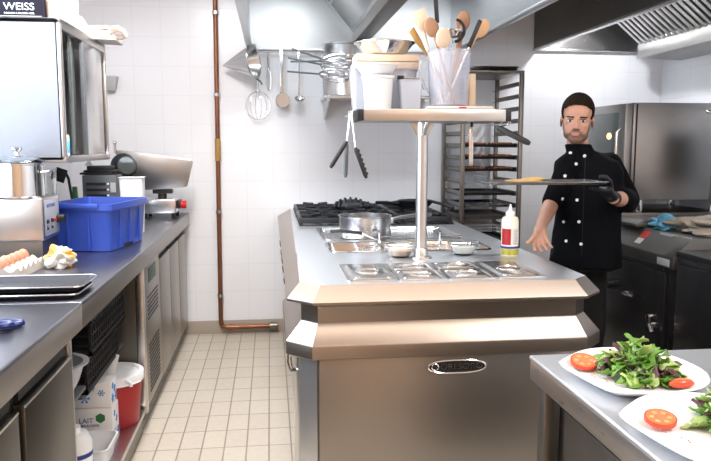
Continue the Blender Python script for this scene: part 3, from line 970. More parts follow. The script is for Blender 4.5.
def oct_ring(o, z, back=None, ch=None, tw=0.0):
    """plan outline with front corners cut, pulled in by o"""
    x0, x1, y0, y1 = IX0 + o, IX1 - o, IYF + o, IYB
    cx = .085 - o * .35 if ch is None else ch[0]
    cy = .085 - o * .35 if ch is None else ch[1]
    return [(x0 + max(0, o) * 1.1, y1, z), (x0 + tw, (y0 + cy), z), (x0 + cx, y0, z), (x1 - cx, y0, z), (x1, y0 + cy, z), (x1, y1, z)]


holes = []  # (x0,x1,y0,y1)
GX = [.262 + .1815 * k for k in range(5)]
WELL1 = (.262, 1.0, 3.10, 3.40)
WELL2 = (.262, .975, 3.50, 4.03)
# top: rings down the side, top face with openings made of strips
TZ = .94
O = .045
loops = [oct_ring(O, TZ), oct_ring(0.004, TZ - .047), oct_ring(0, TZ - .052), oct_ring(0.0, TZ - .060), oct_ring(.006, TZ - .062), oct_ring(.050, TZ - .078)]
MB().rings(loops, closed_ends=(False, True)).build('bevelled_rim', 'apron', isl, angle=25)
ring = oct_ring(O, TZ)
mb = MB()
zt0 = TZ - .014
XA, XB = ring[1][0], ring[5][0]
for q_ in (0,):
    pass
fy = ring[2][1]
mb.prism([(XA, ring[1][1]), (ring[2][0], fy), (ring[3][0], fy), (XB, ring[4][1]), (XB, 3.10), (XA + .0145, 3.10)], 'z', zt0, TZ)
for (x0, x1, yy0, yy1), ynext in ((WELL1, 3.50), (WELL2, 5.285)):
    xl = lambda y: XA + (ring[0][0] - ring[1][0]) * (y - ring[1][1]) / (ring[0][1] - ring[1][1])
    mb.prism([(xl(yy0), yy0), (x0, yy0), (x0, yy1), (xl(yy1), yy1)], 'z', zt0, TZ).box(x1, XB, yy0, yy1, zt0, TZ)
    mb.prism([(xl(yy1), yy1), (XB, yy1), (XB, ynext), (xl(ynext), ynext)], 'z', zt0, TZ)
mb.build('worktop', 'top', isl)
neck = [oct_ring(.048, .866, ch=(.055, .055)), oct_ring(.050, .855, ch=(.055, .055)), oct_ring(.050, .806, ch=(.055, .055)),
        oct_ring(-.003, .742), oct_ring(-.005, .736), oct_ring(-.005, .694), oct_ring(.0, .690), oct_ring(.04, .690)]
# the second flare wraps the front only
neck = [[(p[0], (3.05 if k in (0, 5) else p[1]), p[2]) for k, p in enumerate(lp)] for lp in neck]
MB().rings(neck, closed_ends=(True, True)).build('apron', 'apron', isl, angle=25)
MB().box(.11, 1.13, 3.05, 5.28, .11, .862).build('side_body', 'steely', isl)
MB().prism([(.098, 3.04), (.098, 2.44), (.152, 2.375), (1.085, 2.375), (1.14, 2.44), (1.14, 3.04)], 'z', .02, .692).build('carcass', 'dsteel', isl)
MB().box(.156, 1.08, 2.358, 2.374, .05, .684, bev=.002).build('front_panel', 'panel', isl)
for sgn, xa, xb in ((1, .099, .150), (-1, 1.139, 1.088)):
    MB().prism([(xa, 2.433), (xb, 2.368), (xb, 2.361), (xa - .007 * sgn, 2.429)], 'z', .05, .684).build('corner_panel', 'top', isl)
MB().box(.09, .105, 2.50, 3.0, .05, .68, bev=.002).build('side_panel', 'steely', isl)
# towel rail on the left side
MB().tube([(.098, 2.52, .60), (.066, 2.50, .605), (.058, 2.50, .635), (.060, 2.50, .66), (.09, 2.50, .668)], .009, n=8).build('rail_bracket', 'chrome', isl)
MB().cyl((.060, 2.50, .635), (.060, 3.05, .635), .008, n=10).build('rail', 'black', isl)
for k, y in enumerate((3.25, 3.52, 3.79, 4.06, 4.45)):
    kn = MB().cyl((.11, y, .80), (.055, y, .80), .032, .026, n=20).build('knob', 'enamel', isl)
    MB().cyl((.055, y, .80), (.050, y, .80), .014, n=14).build('knob_cap', 'chrome', kn)
for k, (y0, y1) in enumerate(((3.08, 4.1), (4.15, 5.2))):
    MB().box(.098, .11, y0, y1, .16, .70, bev=.003).build('oven_door', 'steely', isl)
for y in (2.55, 3.6, 5.0):
    for x in (.2, 1.02):
        MB().cyl((x, y, 0), (x, y, .115), .022, n=12).build('foot', 'satin', isl)
MB().box(1.14, 1.165, 2.50, 2.56, .80, .84, bev=.004).build('side_catch', 'chrome', isl)

# maker plate
npX, npZ = (.604 + .008), .662
pts = []
pl = []
for k in range(40):
    a = 2 * PI * k / 40
    cu_, su_ = math.cos(a), math.sin(a)
    px_ = .103 * (abs(cu_) ** .75) * (1 if cu_ >= 0 else -1)
    pz_ = .0235 * (abs(su_) ** .85) * (1 if su_ >= 0 else -1)
    pl.append((px_ + .642, pz_ + .642))
npl = MB().prism(pl, 'y', 2.352, 2.358, bev=.001).build('maker_plate', 'black', isl, label='dark oval maker plate with raised letters')
MB().tube([(p[0], 2.351, p[1]) for p in pl], .003, n=6, closed=True).build('plate_rim', 'chrome', npl)
text('lettering', 'ORESORO', .029, (.658, 2.3505, .642), (PI / 2, 0, 0), 'chrome', npl, depth=.0015, sx=1.15)
MB().lathe([(.010, 0), (.013, .0), (.013, .002), (.010, .002)], (0, 0, 0), n=20, close=True)
MB().tube(arc((.563, 2.351, .642), .012, 0, 342, 19, 'xz'), .0022, n=6, closed=True).build('emblem', 'chrome', npl)

# wells


def well(W_, zb, name, m):
    x0, x1, y0, y1 = W_
    MB().rings([rrect(x0 - .008, x1 + .008, y0 - .008, y1 + .008, TZ + .001, .04), rrect(x0 - .004, x1 + .004, y0 - .004, y1 + .004, TZ + .006, .04), rrect(x0 + .006, x1 - .006, y0 + .006, y1 - .006, TZ + .003, .035),
                rrect(x0 + .022, x1 - .022, y0 + .022, y1 - .022, zb, .03)], closed_ends=(False, True)).build(name, m, isl)


well(WELL1, .865, 'pasta_cooker_basin', 'chrome')
well(WELL2, .925, 'griddle_plate', 'satin')
# over-shelf on its post
MB().lathe([(.045, 0), (.045, .006), (.03, .010), (.028, .04), (.024, .045), (.024, .30), (.0235, .57)], (.628, 2.905, TZ), n=24).build('post', 'steelz', isl)
mb = MB().prism([(.575, 1.507), (.681, 1.507), (.652, 1.455), (.604, 1.455)], 'y', 2.895, 2.915, bev=.002)
mb.prism([(2.80, 1.507), (3.01, 1.507), (2.935, 1.455), (2.875, 1.455)], 'x', .618, .638, bev=.002).build('bracket', 'steelz', isl)
MB().box(.364, .936, 2.76, 3.06, 1.508, 1.556, bev=.004, seg=2).build('overshelf', 'steelx', isl, label='brushed steel shelf on a single post')
MB().box(.340, .364, 2.765, 3.055, 1.510, 1.554, bev=.003).build('end_cap', 'black', isl)
MB().box(.936, .960, 2.765, 3.055, 1.510, 1.554, bev=.003).build('end_cap', 'black', isl)

# GN lids


def gn(x0, x1, y0, y1, label, wide):
    t = thing('container_lid', label, 'lid', ((x0 + x1) / 2, (y0 + y1) / 2, TZ), group='steel lids of the sunken food containers')
    z = TZ + .001
    a = .002
    MB().rings([rrect(x0 + a, x1 - a, y0 + a, y1 - a, z, .012), rrect(x0 + a, x1 - a, y0 + a, y1 - a, z + .004, .012), rrect(x0 + .010, x1 - .010, y0 + .010, y1 - .010, z + .005, .012),
                rrect(x0 + .018, x1 - .018, y0 + .018, y1 - .018, z + .001, .014), rrect(x0 + .030, x1 - .030, y0 + .026, y1 - .026, z + .008, .012)]).build('panel', 'lidsteel', t)
    cx, cy = (x0 + x1) / 2, (y0 + y1) / 2
    rx, ry = (.050, .022)
    MB().lathe([(1, 0), (1.06, .0012), (1, .002), (.85, .0005)], (cx, cy, z + .0075), n=28, sx=rx, sy=ry).build('recess_edge', 'satin', t)
    h = [(cx - .034, cy, z + .009), (cx - .028, cy, z + .014), (cx, cy, z + .015), (cx + .028, cy, z + .014), (cx + .034, cy, z + .009)]
    MB().tube(h, .0038, n=8).build('handle', 'chrome', t)


gn(GX[0], GX[1], 2.41, 2.76, 'long steel container lid at the left end of the row', True)
gn(GX[1], GX[2], 2.59, 2.76, 'small steel container lid, far one of the second column from left', False)
gn(GX[1], GX[2], 2.41, 2.585, 'small steel container lid, near one of the second column from left', False)
gn(GX[2], GX[3], 2.59, 2.76, 'small steel container lid, far one of the third column from left', False)
gn(GX[2], GX[3], 2.41, 2.585, 'small steel container lid, near one of the third column from left', False)
gn(GX[3], GX[4], 2.41, 2.76, 'long steel container lid at the right end, nearest the squeeze bottle', True)

# hob burners and pan supports
burn0 = None
names = {(0, 0): 'near left', (1, 0): 'near middle', (2, 0): 'near right', (0, 1): 'far left', (1, 1): 'far middle', (2, 1): 'far right'}
MB().box(.165, 1.10, 4.14, 5.22, TZ, TZ + .004, bev=.002).build('hob_plate', 'enamel', isl)
g0 = None
for i in range(3):
    for j in range(2):
        cx, cy = .32 + .31 * i, 4.42 + .52 * j
        MB().lathe([(.0, .004), (.075, .004), (.075, .015), (.055, .02), (.055, .032), (.0, .034)], (cx, cy, TZ), n=24).build('burner', 'iron', isl)
        if g0 is None:
            g0 = thing('pan_support', '', 'pan support', (0, 0, 0), group='cast iron pan supports on the hob')
            mb = MB()
            a, bb = .145, .245
            for x in (-a, a):
                mb.box(x - .009, x + .009, -bb, bb, .010, .040, bev=.004)
            for y in (-bb, 0, bb):
                mb.box(-a, a, y - .009, y + .009, .010, .040, bev=.004)
            for yy in (-.12, .12):
                for k in range(4):
                    an = PI / 4 + k * PI / 2
                    mb.box(.075 * math.cos(an) - .045, .075 * math.cos(an) + .045, yy + .07 * math.sin(an) - .008, yy + .07 * math.sin(an) + .008, .042, .058, bev=.003, rz=an)
            for x in (-a, a):
                for y in (-bb, bb):
                    mb.box(x - .012, x + .012, y - .012, y + .012, 0, .012)
            mb.build('grid', 'iron', g0, world=False)
            g = g0
            g['label'] = 'cast iron pan support on the hob, ' + names[i, j]
        else:
            g = dup(g0, 'cast iron pan support on the hob, ' + names[i, j])
        g.location = (cx, cy, TZ + .005)

# ribbed iron plate and black pans piled on hob
t = thing('ribbed_iron', 'ribbed dark cast iron lid lying behind the sauce pan on the hob', 'lid', (.54, 4.7, 1.0))
mb = MB()
for k in range(9):
    a = PI * (k + .5) / 9
    mb.tube([(.54 + .115 * math.cos(a) - .02, 4.66, 1.003), (.54 + .11 * math.cos(a) - .01, 4.70, 1.003 + .06 * math.sin(a)), (.54 + .10 * math.cos(a), 4.78, 1.003 + .05 * math.sin(a))], .009, n=6)
mb.sph((.54, 4.73, 1.003), (.115, .08, .05))
mb.build('lid', 'iron', t)
t = thing('frying_pan', 'black frying pan stacked on the right side of the hob', 'pan', (.93, 4.6, 1.0))
MB().lathe([(0, 0), (.10, 0), (.135, .035), (.140, .038), (.132, .036), (.098, .005), (0, .005)], (.94, 4.62, 1.003), n=32).build('pan', 'iron', t)
MB().tube([(.83, 4.54, 1.03), (.74, 4.46, 1.05), (.66, 4.40, 1.055)], .010, n=8).build('handle', 'black', t)
t = thing('frying_pan', 'small black frying pan nested in the larger one at the right of the hob', 'pan', (.96, 4.6, 1.03))
MB().lathe([(0, 0), (.08, 0), (.112, .035), (.117, .038), (.110, .036), (.078, .005), (0, .005)], (.955, 4.63, 1.012), n=32).build('pan', 'iron', t)
MB().tube([(1.05, 4.57, 1.047), (1.12, 4.50, 1.03), (1.17, 4.44, 1.01)], .010, n=8).build('handle', 'black', t)

# sauce pan
t = thing('sauce_pan', 'wide stainless saucepan on the island griddle plate', 'pan', (.49, 3.70, .928))
pc = (.495, 3.70, .927)
MB().lathe([(0, 0), (.130, 0), (.138, .006), (.138, .112), (.143, .116), (.143, .119), (.134, .117), (.134, .006), (0, .006)], pc, n=48).build('body', 'satin', t)
MB().tube([(.63, 3.70, 1.02), (.70, 3.74, 1.03), (.82, 3.80, 1.035), (.88, 3.83, 1.032)], [.009, .009, .012, .010], n=8).build('handle', 'satin', t)
MB().box(.622, .645, 3.68, 3.72, 1.0, 1.03, bev=.003).build('handle_bracket', 'satin', t)
t = thing('black_ladle', 'black handled skimmer lying against the saucepan on the left', 'skimmer', (.36, 3.5, .94))
MB().tube([(.295, 3.50, .985), (.34, 3.49, .990), (.45, 3.47, .978)], .0085, n=8).build('handle', 'black', t)
MB().tube([(.45, 3.47, .978), (.50, 3.46, .955), (.52, 3.458, .945)], .004, n=8).lathe([(0, -.003), (.03, .0), (.035, .004), (0, .001)], (.54, 3.455, .945), n=20).build('bowl', 'chrome', t)


def basket(cx, label, w=.13):
    t = thing('wire_basket', label, 'basket', (cx, 3.24, .87), group='pasta baskets in the island basin')
    mb = MB()
    for z in (.875, .905, .935):
        mb.tube(rrect(cx - w / 2, cx + w / 2, 3.15, 3.33, z, .02), .0018, n=5, closed=True)
    for k in range(7):
        x = cx - w / 2 + w * k / 6
        mb.tube([(x, 3.15, .935), (x, 3.15, .875), (x, 3.33, .875), (x, 3.33, .935)], .0013, n=5)
    for k in range(7):
        y = 3.15 + .18 * k / 6
        mb.tube([(cx - w / 2, y, .935), (cx - w / 2, y, .875), (cx + w / 2, y, .875), (cx + w / 2, y, .935)], .0013, n=5)
    mb.build('cage', 'chrome', t)
    MB().tube([(cx - .015, 3.15, .935), (cx - .013, 3.135, .98), (cx - .018, 3.12, 1.025), (cx - .035, 3.10, 1.04), (cx - .055, 3.09, 1.035)], .0055, n=8).build('handle', 'chrome', t)
    MB().tube([(cx - .015, 3.135, 1.0), (cx + .09, 3.14, 1.005)], .003, n=6).tube(arc((cx - .028, 3.125, .955), .012, 0, 360, 12), .0025, n=6).build('hook', 'chrome', t)
    return t


basket(.50, 'wire pasta basket hooked in the basin, left of the shelf post')
basket(.78, 'wire pasta basket hooked in the basin, right of the shelf post')


def gbowl(c, label, fill, fm, flabel):
    t = thing('glass_bowl', label, 'bowl', c)
    MB().lathe([(0, 0), (.034, 0), (.04, .003), (.058, .028), (.070, .052), (.072, .054), (.068, .054), (.055, .030), (.037, .007), (0, .006)], c, n=32).build('bowl', 'glass', t)
    o = MB().lathe([(0, .0075), (.036, .0085), (.048, .024), (.050, fill), (.03, fill + .005), (0, fill + .003)], c, n=26).build(flabel[0], fm)
    tag(o, flabel[1], 'food', kind='stuff')


gbowl((.548, 2.955, TZ), 'clear glass bowl of brown sauce left of the shelf post', .030, 'sauce', ('brown_sauce', 'pale brown sauce in the left glass bowl'))
gbowl((.835, 2.985, TZ), 'clear glass bowl of white cream right of the shelf post', .034, 'whitefood', ('white_cream', 'white cream in the right glass bowl'))

# squeeze bottle
bc = (1.027, 2.94, TZ)
t = thing('squeeze_bottle', 'white squeeze bottle with red and white label on the island corner', 'bottle', bc)
MB().lathe([(0, 0), (.034, 0), (.037, .004), (.037, .15), (.032, .165), (.018, .172), (0, .172)], bc, n=30).build('body', 'bottle', t)
MB().lathe([(.0374, .004), (.0378, .005), (.0378, .030), (.0374, .031)], bc, n=30).build('oil_level', 'oil', t)
MB().lathe([(.0376, .032), (.0382, .033), (.0382, .041), (.0376, .042)], bc, n=30).build('blue_band', 'navy', t)


def curved(name, m, c, r, a0, a1, z0, z1, parent):
    lo, hi = [], []
    mb = MB()
    b = bmesh.new()
    n = 10
    L = []
    for k in range(n + 1):
        a = math.radians(a0 + (a1 - a0) * k / n)
        L.append([b.verts.new((c[0] + q * math.cos(a), c[1] + q * math.sin(a), c[2] + z)) for q, z in ((r, z0), (r + .0006, z0), (r + .0006, z1), (r, z1))])
    for A, B in zip(L[:-1], L[1:]):
        for k in range(4):
            b.faces.new((A[k], B[k], B[(k + 1) % 4], A[(k + 1) % 4]))
    bmesh.ops.recalc_face_normals(b, faces=b.faces)
    mb._join(b)
    return mb.build(name, m, parent)


curved('red_label', 'red', bc, .0375, 190, 258, .048, .118, t)
curved('white_label', 'paper', bc, .0375, 258, 330, .048, .118, t)
lt = MB()
for z in (.055, .065, .075, .085, .095, .105):
    lt.box(bc[0] + .004, bc[0] + .020, bc[1] - .0395, bc[1] - .0360, TZ + z, TZ + z + .003)
lt.build('label_print', 'greyp', t)
MB().lathe([(.019, .172), (.020, .186), (.015, .192), (.008, .196), (.003, .222), (0, .222)], bc, n=22).build('nozzle', 'white', t)

# ------------------------------------------------------------------ things on the over-shelf
ZS = 1.5565
t = tub('large_white_tub', 'large white plastic tub at the back left of the island shelf', .335, .605, 2.90, 3.05, ZS, 1.722, 'cloudy', flare=.015, rad=.02)
t = thing('white_pail', 'small white tapered tub at the front left of the island shelf', 'tub', (.43, 2.83, ZS))
MB().lathe([(0, 0), (.050, 0), (.053, .004), (.060, .118), (.066, .120), (.066, .130), (.060, .131), (.049, .005), (0, .005)], (.430, 2.832, ZS), n=36).build('shell', 'white', t)
t = thing('wide_bowl', 'white wide rimmed bowl resting on the small tapered tub', 'bowl', (.43, 2.832, 1.688))
MB().lathe([(0, 0), (.052, 0), (.060, .004), (.080, .036), (.084, .037), (.084, .040), (.078, .040), (.057, .008), (0, .006)], (.424, 2.832, 1.6885), n=36).build('shell', 'white', t)
t = thing('wooden_board', 'cream wooden boards laid across the large white tub', 'board', (.46, 2.98, 1.724))
MB().box(.345, .62, 2.90, 3.05, 1.7235, 1.752, bev=.004).build('board', 'cream', t)
MB().box(.350, .615, 2.90, 3.04, 1.7535, 1.782, bev=.004).build('upper_board', 'wood3', t)
t = thing('steel_bowl', 'wide stainless mixing bowl on top of the stacked boards', 'bowl', (.47, 2.97, 1.783))
MB().lathe([(0, 0), (.075, 0), (.085, .004), (.120, .045), (.128, .048), (.128, .051), (.118, .049), (.082, .008), (0, .004)], (.478, 2.97, 1.7835), n=44).build('shell', 'chrome', t)
t = thing('whisk_clip', 'small steel and black clip lying before the boards on the shelf', 'clip', (.53, 2.86, 1.69))
t2 = tub('clear_box', 'clear plastic box behind the black handled clip on the island shelf', .515, .605, 2.80, 2.885, ZS, 1.672, 'cloudy', flare=.008, rad=.012)
MB().cyl((.51, 2.84, 1.682), (.535, 2.84, 1.682), .009, n=12).build('head', 'black', t)
MB().tube([(.535, 2.84, 1.682), (.60, 2.84, 1.680)], .0045, n=6).build('stem', 'chrome', t)
t.location = (.53, 2.86, 1.69)

# board and plate on right part
t = thing('cutting_board', 'thin pale cutting board with red marks on the island shelf', 'board', (.74, 2.82, ZS))
MB().box(.620, .885, 2.768, 2.93, ZS, ZS + .012, bev=.003).build('board', 'paper', t)
MB().box(.745, .775, 2.7672, 2.7685, ZS + .003, ZS + .009).build('red_mark', 'redk', t)
tag(MB().box(.74, .952, 2.94, 3.05, ZS, ZS + .010, bev=.003).build('plastic_sheet', 'white'), 'flat white plastic cover at the right end of the island shelf', 'lid')
tag(MB().box(.835, .862, 2.94, 2.99, ZS + .0105, ZS + .155, bev=.002).build('wooden_block', 'wood3'), 'small pale wooden block standing behind the utensil jug', 'block')
jc = (.722, 2.85, ZS + .0125)
t = thing('utensil_jug', 'clear plastic measuring jug full of wooden spoons on the island shelf', 'jug', jc)
MB().lathe([(0, 0), (.072, 0), (.076, .004), (.087, .215), (.091, .218), (.091, .222), (.085, .222), (.074, .006), (0, .005)], jc, n=40).build('body', 'jug', t)
MB().tube([(jc[0] - .083, jc[1], jc[2] + .195), (jc[0] - .115, jc[1], jc[2] + .185), (jc[0] - .118, jc[1], jc[2] + .12), (jc[0] - .098, jc[1], jc[2] + .07), (jc[0] - .078, jc[1], jc[2] + .06)], .007, n=8).build('handle', 'jug', t)
mb = MB()
for k in range(9):
    a = math.radians(-62)
    rr_ = .0785 + .0087 * k / 9
    zz = jc[2] + .03 + k * .019
    mb.box(jc[0] + rr_ * math.cos(a) - .006, jc[0] + rr_ * math.cos(a) + .010, jc[1] + rr_ * math.sin(a) - .003, jc[1] + rr_ * math.sin(a) - .001, zz, zz + .0012)
mb.build('scale_marks', 'bprint', t)


def spoon(name, label, p0, p1, kind, m, cat='utensil', w=.026, m2=None, hr=.006, face=None):
    """p0 = foot in the jug, p1 = top end; head at the top"""
    p0, p1 = Vector(p0), Vector(p1)
    t = thing(name, label, cat, tuple(p0), group='utensils standing in the clear jug')
    d = (p1 - p0).normalized()
    L = (p1 - p0).length
    q = V(0, 0, 1).rotation_difference(d).to_matrix().to_4x4()
    Mx = Matrix.Rotation(face or 0, 4, 'Z')

    def add(mb, nm, mm):
        bmesh.ops.transform(mb.bm, matrix=Matrix.Translation(p0) @ q @ Mx, verts=mb.bm.verts)
        mb.build(nm, mm, t)
    if kind == 'spoon':
        add(MB().cyl((0, 0, 0), (0, 0, L - w * 1.9), hr, hr * .9, n=10), 'handle', m)
        add(MB().sph((0, 0, L - w * 1.25), (w, .008, w * 1.4)), 'bowl', m)
    elif kind == 'spatula':
        add(MB().cyl((0, 0, 0), (0, 0, L - .09), hr, hr, n=10), 'handle', m)
        add(MB().prism([(-hr, L - .10), (hr, L - .10), (w * .9, L - .06), (w, L), (-w, L - .008), (-w * .9, L - .06)], 'y', -.003, .003, bev=.0015), 'blade', m)
    elif kind == 'handle':
        add(MB().cyl((0, 0, 0), (0, 0, L - .11), .004, .004, n=8), 'shank', 'chrome')
        add(MB().box(-.009, .009, -.006, .006, L - .12, L, bev=.005), 'grip', m)
    elif kind == 'ladle':
        add(MB().cyl((0, 0, 0), (0, 0, L - w), .004, .004, n=8), 'handle', m)
        add(MB().lathe([(0, -w * .8), (w * .6, -w * .62), (w * .95, -w * .15), (w, 0), (w * .94, 0), (w * .9, -w * .15), (w * .55, -w * .55), (0, -w * .72)], (0, -.01, L - w * .3), n=22), 'bowl', m)
        if m2:
            add(MB().tube(arc((.0, -.01, L - w * .3), w * 1.12, -80, 80, 12, 'xz'), .006, n=8), 'rim_grip', m2)
    return t


J = jc
spoon('wooden_spatula', 'pale flat wooden spatula leaning left in the jug', (J[0] - .03, J[1] - .02, J[2] + .01), (J[0] - .125, J[1] + .02, J[2] + .385), 'spatula', 'wood3', w=.030)
spoon('wooden_spoon', 'brown wooden spoon leaning left in the jug', (J[0] + .02, J[1] - .03, J[2] + .01), (J[0] - .088, J[1] - .015, J[2] + .345), 'spoon', 'wood2', w=.029)
spoon('wooden_spoon', 'cream wooden spoon at the front of the jug', (J[0] - .005, J[1] + .03, J[2] + .01), (J[0] - .040, J[1] - .055, J[2] + .300), 'spoon', 'wood3', w=.030)
spoon('steel_ladle', 'steel ladle with black edge in the middle of the jug', (J[0] + .0, J[1] + .0, J[2] + .012), (J[0] + .018, J[1] + .010, J[2] + .315), 'ladle', 'chrome', w=.040, m2='black')
spoon('wooden_spoon', 'tall brown rounded wooden paddle in the jug', (J[0] + .01, J[1] + .04, J[2] + .01), (J[0] + .068, J[1] + .02, J[2] + .380), 'spoon', 'wood2', w=.029, hr=.012)
spoon('steel_turner', 'utensil with black grip leaning right in the jug', (J[0] - .02, J[1] - .02, J[2] + .01), (J[0] + .125, J[1] - .01, J[2] + .345), 'handle', 'black')
spoon('wooden_spoon', 'golden wooden spoon leaning far right in the jug', (J[0] - .05, J[1] + .03, J[2] + .01), (J[0] + .165, J[1] + .04, J[2] + .350), 'spoon', 'wood', w=.029)
spoon('steel_turner', 'long utensil with black grip reaching highest above the jug', (J[0] - .01, J[1] + .05, J[2] + .01), (J[0] - .045, J[1] + .065, J[2] + .46), 'handle', 'black')
spoon('yellow_scraper', 'small yellow scraper at the far left of the jug', (J[0] + .045, J[1] + .03, J[2] + .01), (J[0] - .148, J[1] + .05, J[2] + .315), 'spatula', 'brass', w=.014)

# tongs and turners hanging from the shelf ends
t = thing('shelf_hook_rail', 'thin steel hook rail fixed under the left end of the island shelf', 'rail', (.33, 2.83, 1.5))
MB().cyl((.322, 2.78, 1.535), (.322, 3.04, 1.535), .004, n=8).build('rail', 'chrome', t)
MB().box(.318, .3395, 2.90, 2.92, 1.53, 1.54).build('mount', 'chrome', t)


def grip(name, label, top, a, b_, m, cat, jag=False, grp='tongs and turners hanging at the left shelf end', thick=.009):
    t = thing(name, label, cat, top, group=grp)
    MB().tube([top, a], .003, n=6).tube([(top[0], top[1], top[2] - .002), (top[0] + .004, top[1], top[2] + .012), (top[0] - .004, top[1], top[2] + .012), (top[0], top[1], top[2] - .002)], .0025, n=6).build('shank', 'chrome', t)
    A, B = Vector(a), Vector(b_)
    mb = MB()
    mb.tube([A, A.lerp(B, .1), A.lerp(B, .9), B], [thick * .6, thick, thick * .95, thick * .6], n=10)
    if jag:
        d = (B - A)
        for k in range(6):
            p = A.lerp(B, .12 + .15 * k)
            mb.sph((p.x + .006, p.y, p.z + .002), (.007, .007, .008), n=10, m=6)
    mb.build('grip', m, t)


yh = 2.80
grip('hanging_turner', 'turner with black grip slanting down left from the shelf end', (.317, yh, 1.535), (.302, yh, 1.43), (.236, yh, 1.325), 'black', 'turner')
grip('hanging_turner', 'turner with slate grey grip hanging straight down at the shelf end', (.317, yh + .04, 1.535), (.305, yh + .04, 1.42), (.300, yh + .04, 1.285), 'midgrey', 'turner')
grip('hanging_tongs', 'tongs with notched black grip slanting right below the shelf end', (.317, yh - .03, 1.535), (.332, yh - .03, 1.405), (.376, yh - .03, 1.285), 'black', 'tongs', jag=True)
t = thing('shelf_hook_rail', 'thin steel hook rail fixed under the right end of the island shelf', 'rail', (.96, 2.83, 1.5))
MB().cyl((.962, 2.78, 1.503), (.962, 3.04, 1.503), .004, n=8).build('rail', 'chrome', t)
MB().box(.9605, .968, 2.90, 2.92, 1.50, 1.525).build('mount', 'chrome', t)
grip('hanging_spatula', 'spatula with thick black grip slanting right from the shelf end', (.962, 2.80, 1.498), (.905, 2.77, 1.485), (1.015, 2.70, 1.42), 'black', 'spatula', grp='spatulas hanging at the right shelf end', thick=.013)
t = thing('hanging_scraper', 'grey bladed scraper hanging straight below the right end of the shelf', 'scraper', (.80, 2.87, 1.5), group='spatulas hanging at the right shelf end')
MB().box(.818, .836, 2.87, 2.873, 1.33, 1.508, bev=.001).build('blade', 'satin', t)
MB().box(.822, .832, 2.866, 2.877, 1.49, 1.508).build('mount', 'black', t)

# ------------------------------------------------------------------ centre hood
hd = thing('extractor_hood', 'large stainless extractor hood above the cooking island', 'extractor hood', (.6, 4.4, 2.1))
HX0, HX1, HY0, HY1, HZ = -.145, 1.36, 3.05, 5.305, 2.115
MB().box(HX0, HX0 + .012, HY0, HY1, HZ, 2.74).build('left_side', 'hoodin', hd)
MB().box(HX1 - .012, HX1, HY0, HY1, HZ, 2.74).build('right_side', 'hoodin', hd)
MB().box(HX0 + .012, HX1 - .012, HY1 - .012, HY1, HZ, 2.74).build('back_panel', 'hoodin', hd)
MB().box(HX0 + .012, HX1 - .012, HY0, HY0 + .012, HZ, 2.74).build('front_side', 'hoodin', hd)
MB().box(HX0 + .013, HX1 - .013, HY0 + .013, HY1 - .013, 2.66, 2.675).build('top_panel', 'hoodin', hd)
mb = MB()
mb.box(HX0 - .012, HX0 + .030, HY0, HY1, HZ - .018, HZ, bev=.003).box(HX1 - .030, HX1 + .012, HY0, HY1, HZ - .018, HZ, bev=.003)
mb.box(HX0 + .03, HX1 - .03, HY1 - .03, HY1, HZ - .018, HZ, bev=.003).box(HX0 + .03, HX1 - .03, HY0, HY0 + .03, HZ - .018, HZ, bev=.003)
mb.build('lower_rim', 'hoodin', hd)
# sloping filter bank in the middle and the gutter beam
for s_, xa, xb in ((-1, .26, .62), (1, 1.04, .68)):
    f_ = MB().prism([(xa, 2.62), (xa + .0 + .012 * s_ * -1, 2.63), (xb + .006 * -s_, 2.22), (xb, 2.20)], 'y', 3.12, 5.20).build('filter_frame', 'hoodin', hd)
    mb = MB()
    n = 60
    for k in range(n):
        y = 3.15 + 2.0 * k / n
        for (fa, fb) in ((.08, .48), (.52, .92)):
            X1_, Z1_ = xa + (xb - xa) * fa, 2.62 + (2.20 - 2.62) * fa
            X2_, Z2_ = xa + (xb - xa) * fb, 2.62 + (2.20 - 2.62) * fb
            mb.tube([(X1_ + .004 * s_, y, Z1_ - .004), (X2_ + .004 * s_, y, Z2_ - .004)], .0035, n=4)
    mb.build('filter_ribs', 'greyp', f_)
MB().box(.60, .70, 3.10, 5.22, 2.135, 2.215, bev=.006).build('gutter_beam', 'dsteel', hd)
hl = MB().box(-.08, .48, 4.26, 4.44, 2.56, 2.61, bev=.004).build('lamp_housing', 'hoodin', hd)
MB().box(-.07, .47, 4.27, 4.43, 2.545, 2.56).build('lamp_glass', 'hoodlampglass', hl)

hl = MB().box(.86, 1.30, 4.26, 4.44, 2.56, 2.61, bev=.004).build('lamp_housing', 'hoodin', hd)
MB().box(.87, 1.29, 4.27, 4.43, 2.545, 2.56).build('lamp_glass', 'hoodlampglass', hl)

# ------------------------------------------------------------------ right hood
hr_ = thing('extractor_hood', 'dark sided extractor hood over the ovens on the right wall', 'extractor hood', (2.5, 4.2, 2.1))
RX0, RX1 = 2.0, 3.045
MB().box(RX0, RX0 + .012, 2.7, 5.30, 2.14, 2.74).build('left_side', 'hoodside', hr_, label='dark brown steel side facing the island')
MB().box(RX0 + .012, RX1, 2.7, 2.712, 2.14, 2.74).build('front_side', 'hoodside', hr_)
MB().box(RX0 + .012, RX1, 5.285, 5.30, 2.14, 2.74).build('back_panel', 'satin', hr_)
MB().box(RX0 + .013, RX1, 2.713, 5.284, 2.66, 2.675).build('top_panel', 'satin', hr_)
MB().box(RX0 - .010, RX0 + .03, 2.7, 5.30, 2.122, 2.14, bev=.003).box(RX0 + .03, RX1, 5.26, 5.30, 2.122, 2.14, bev=.003).build('lower_rim', 'satin', hr_)
f_ = MB().prism([(2.16, 2.60), (2.16, 2.61), (2.735, 2.165), (2.72, 2.155)], 'y', 2.8, 5.02).build('filter_frame', 'dsteel', hr_)
mb = MB()
sl = math.atan2(-.445, .56)
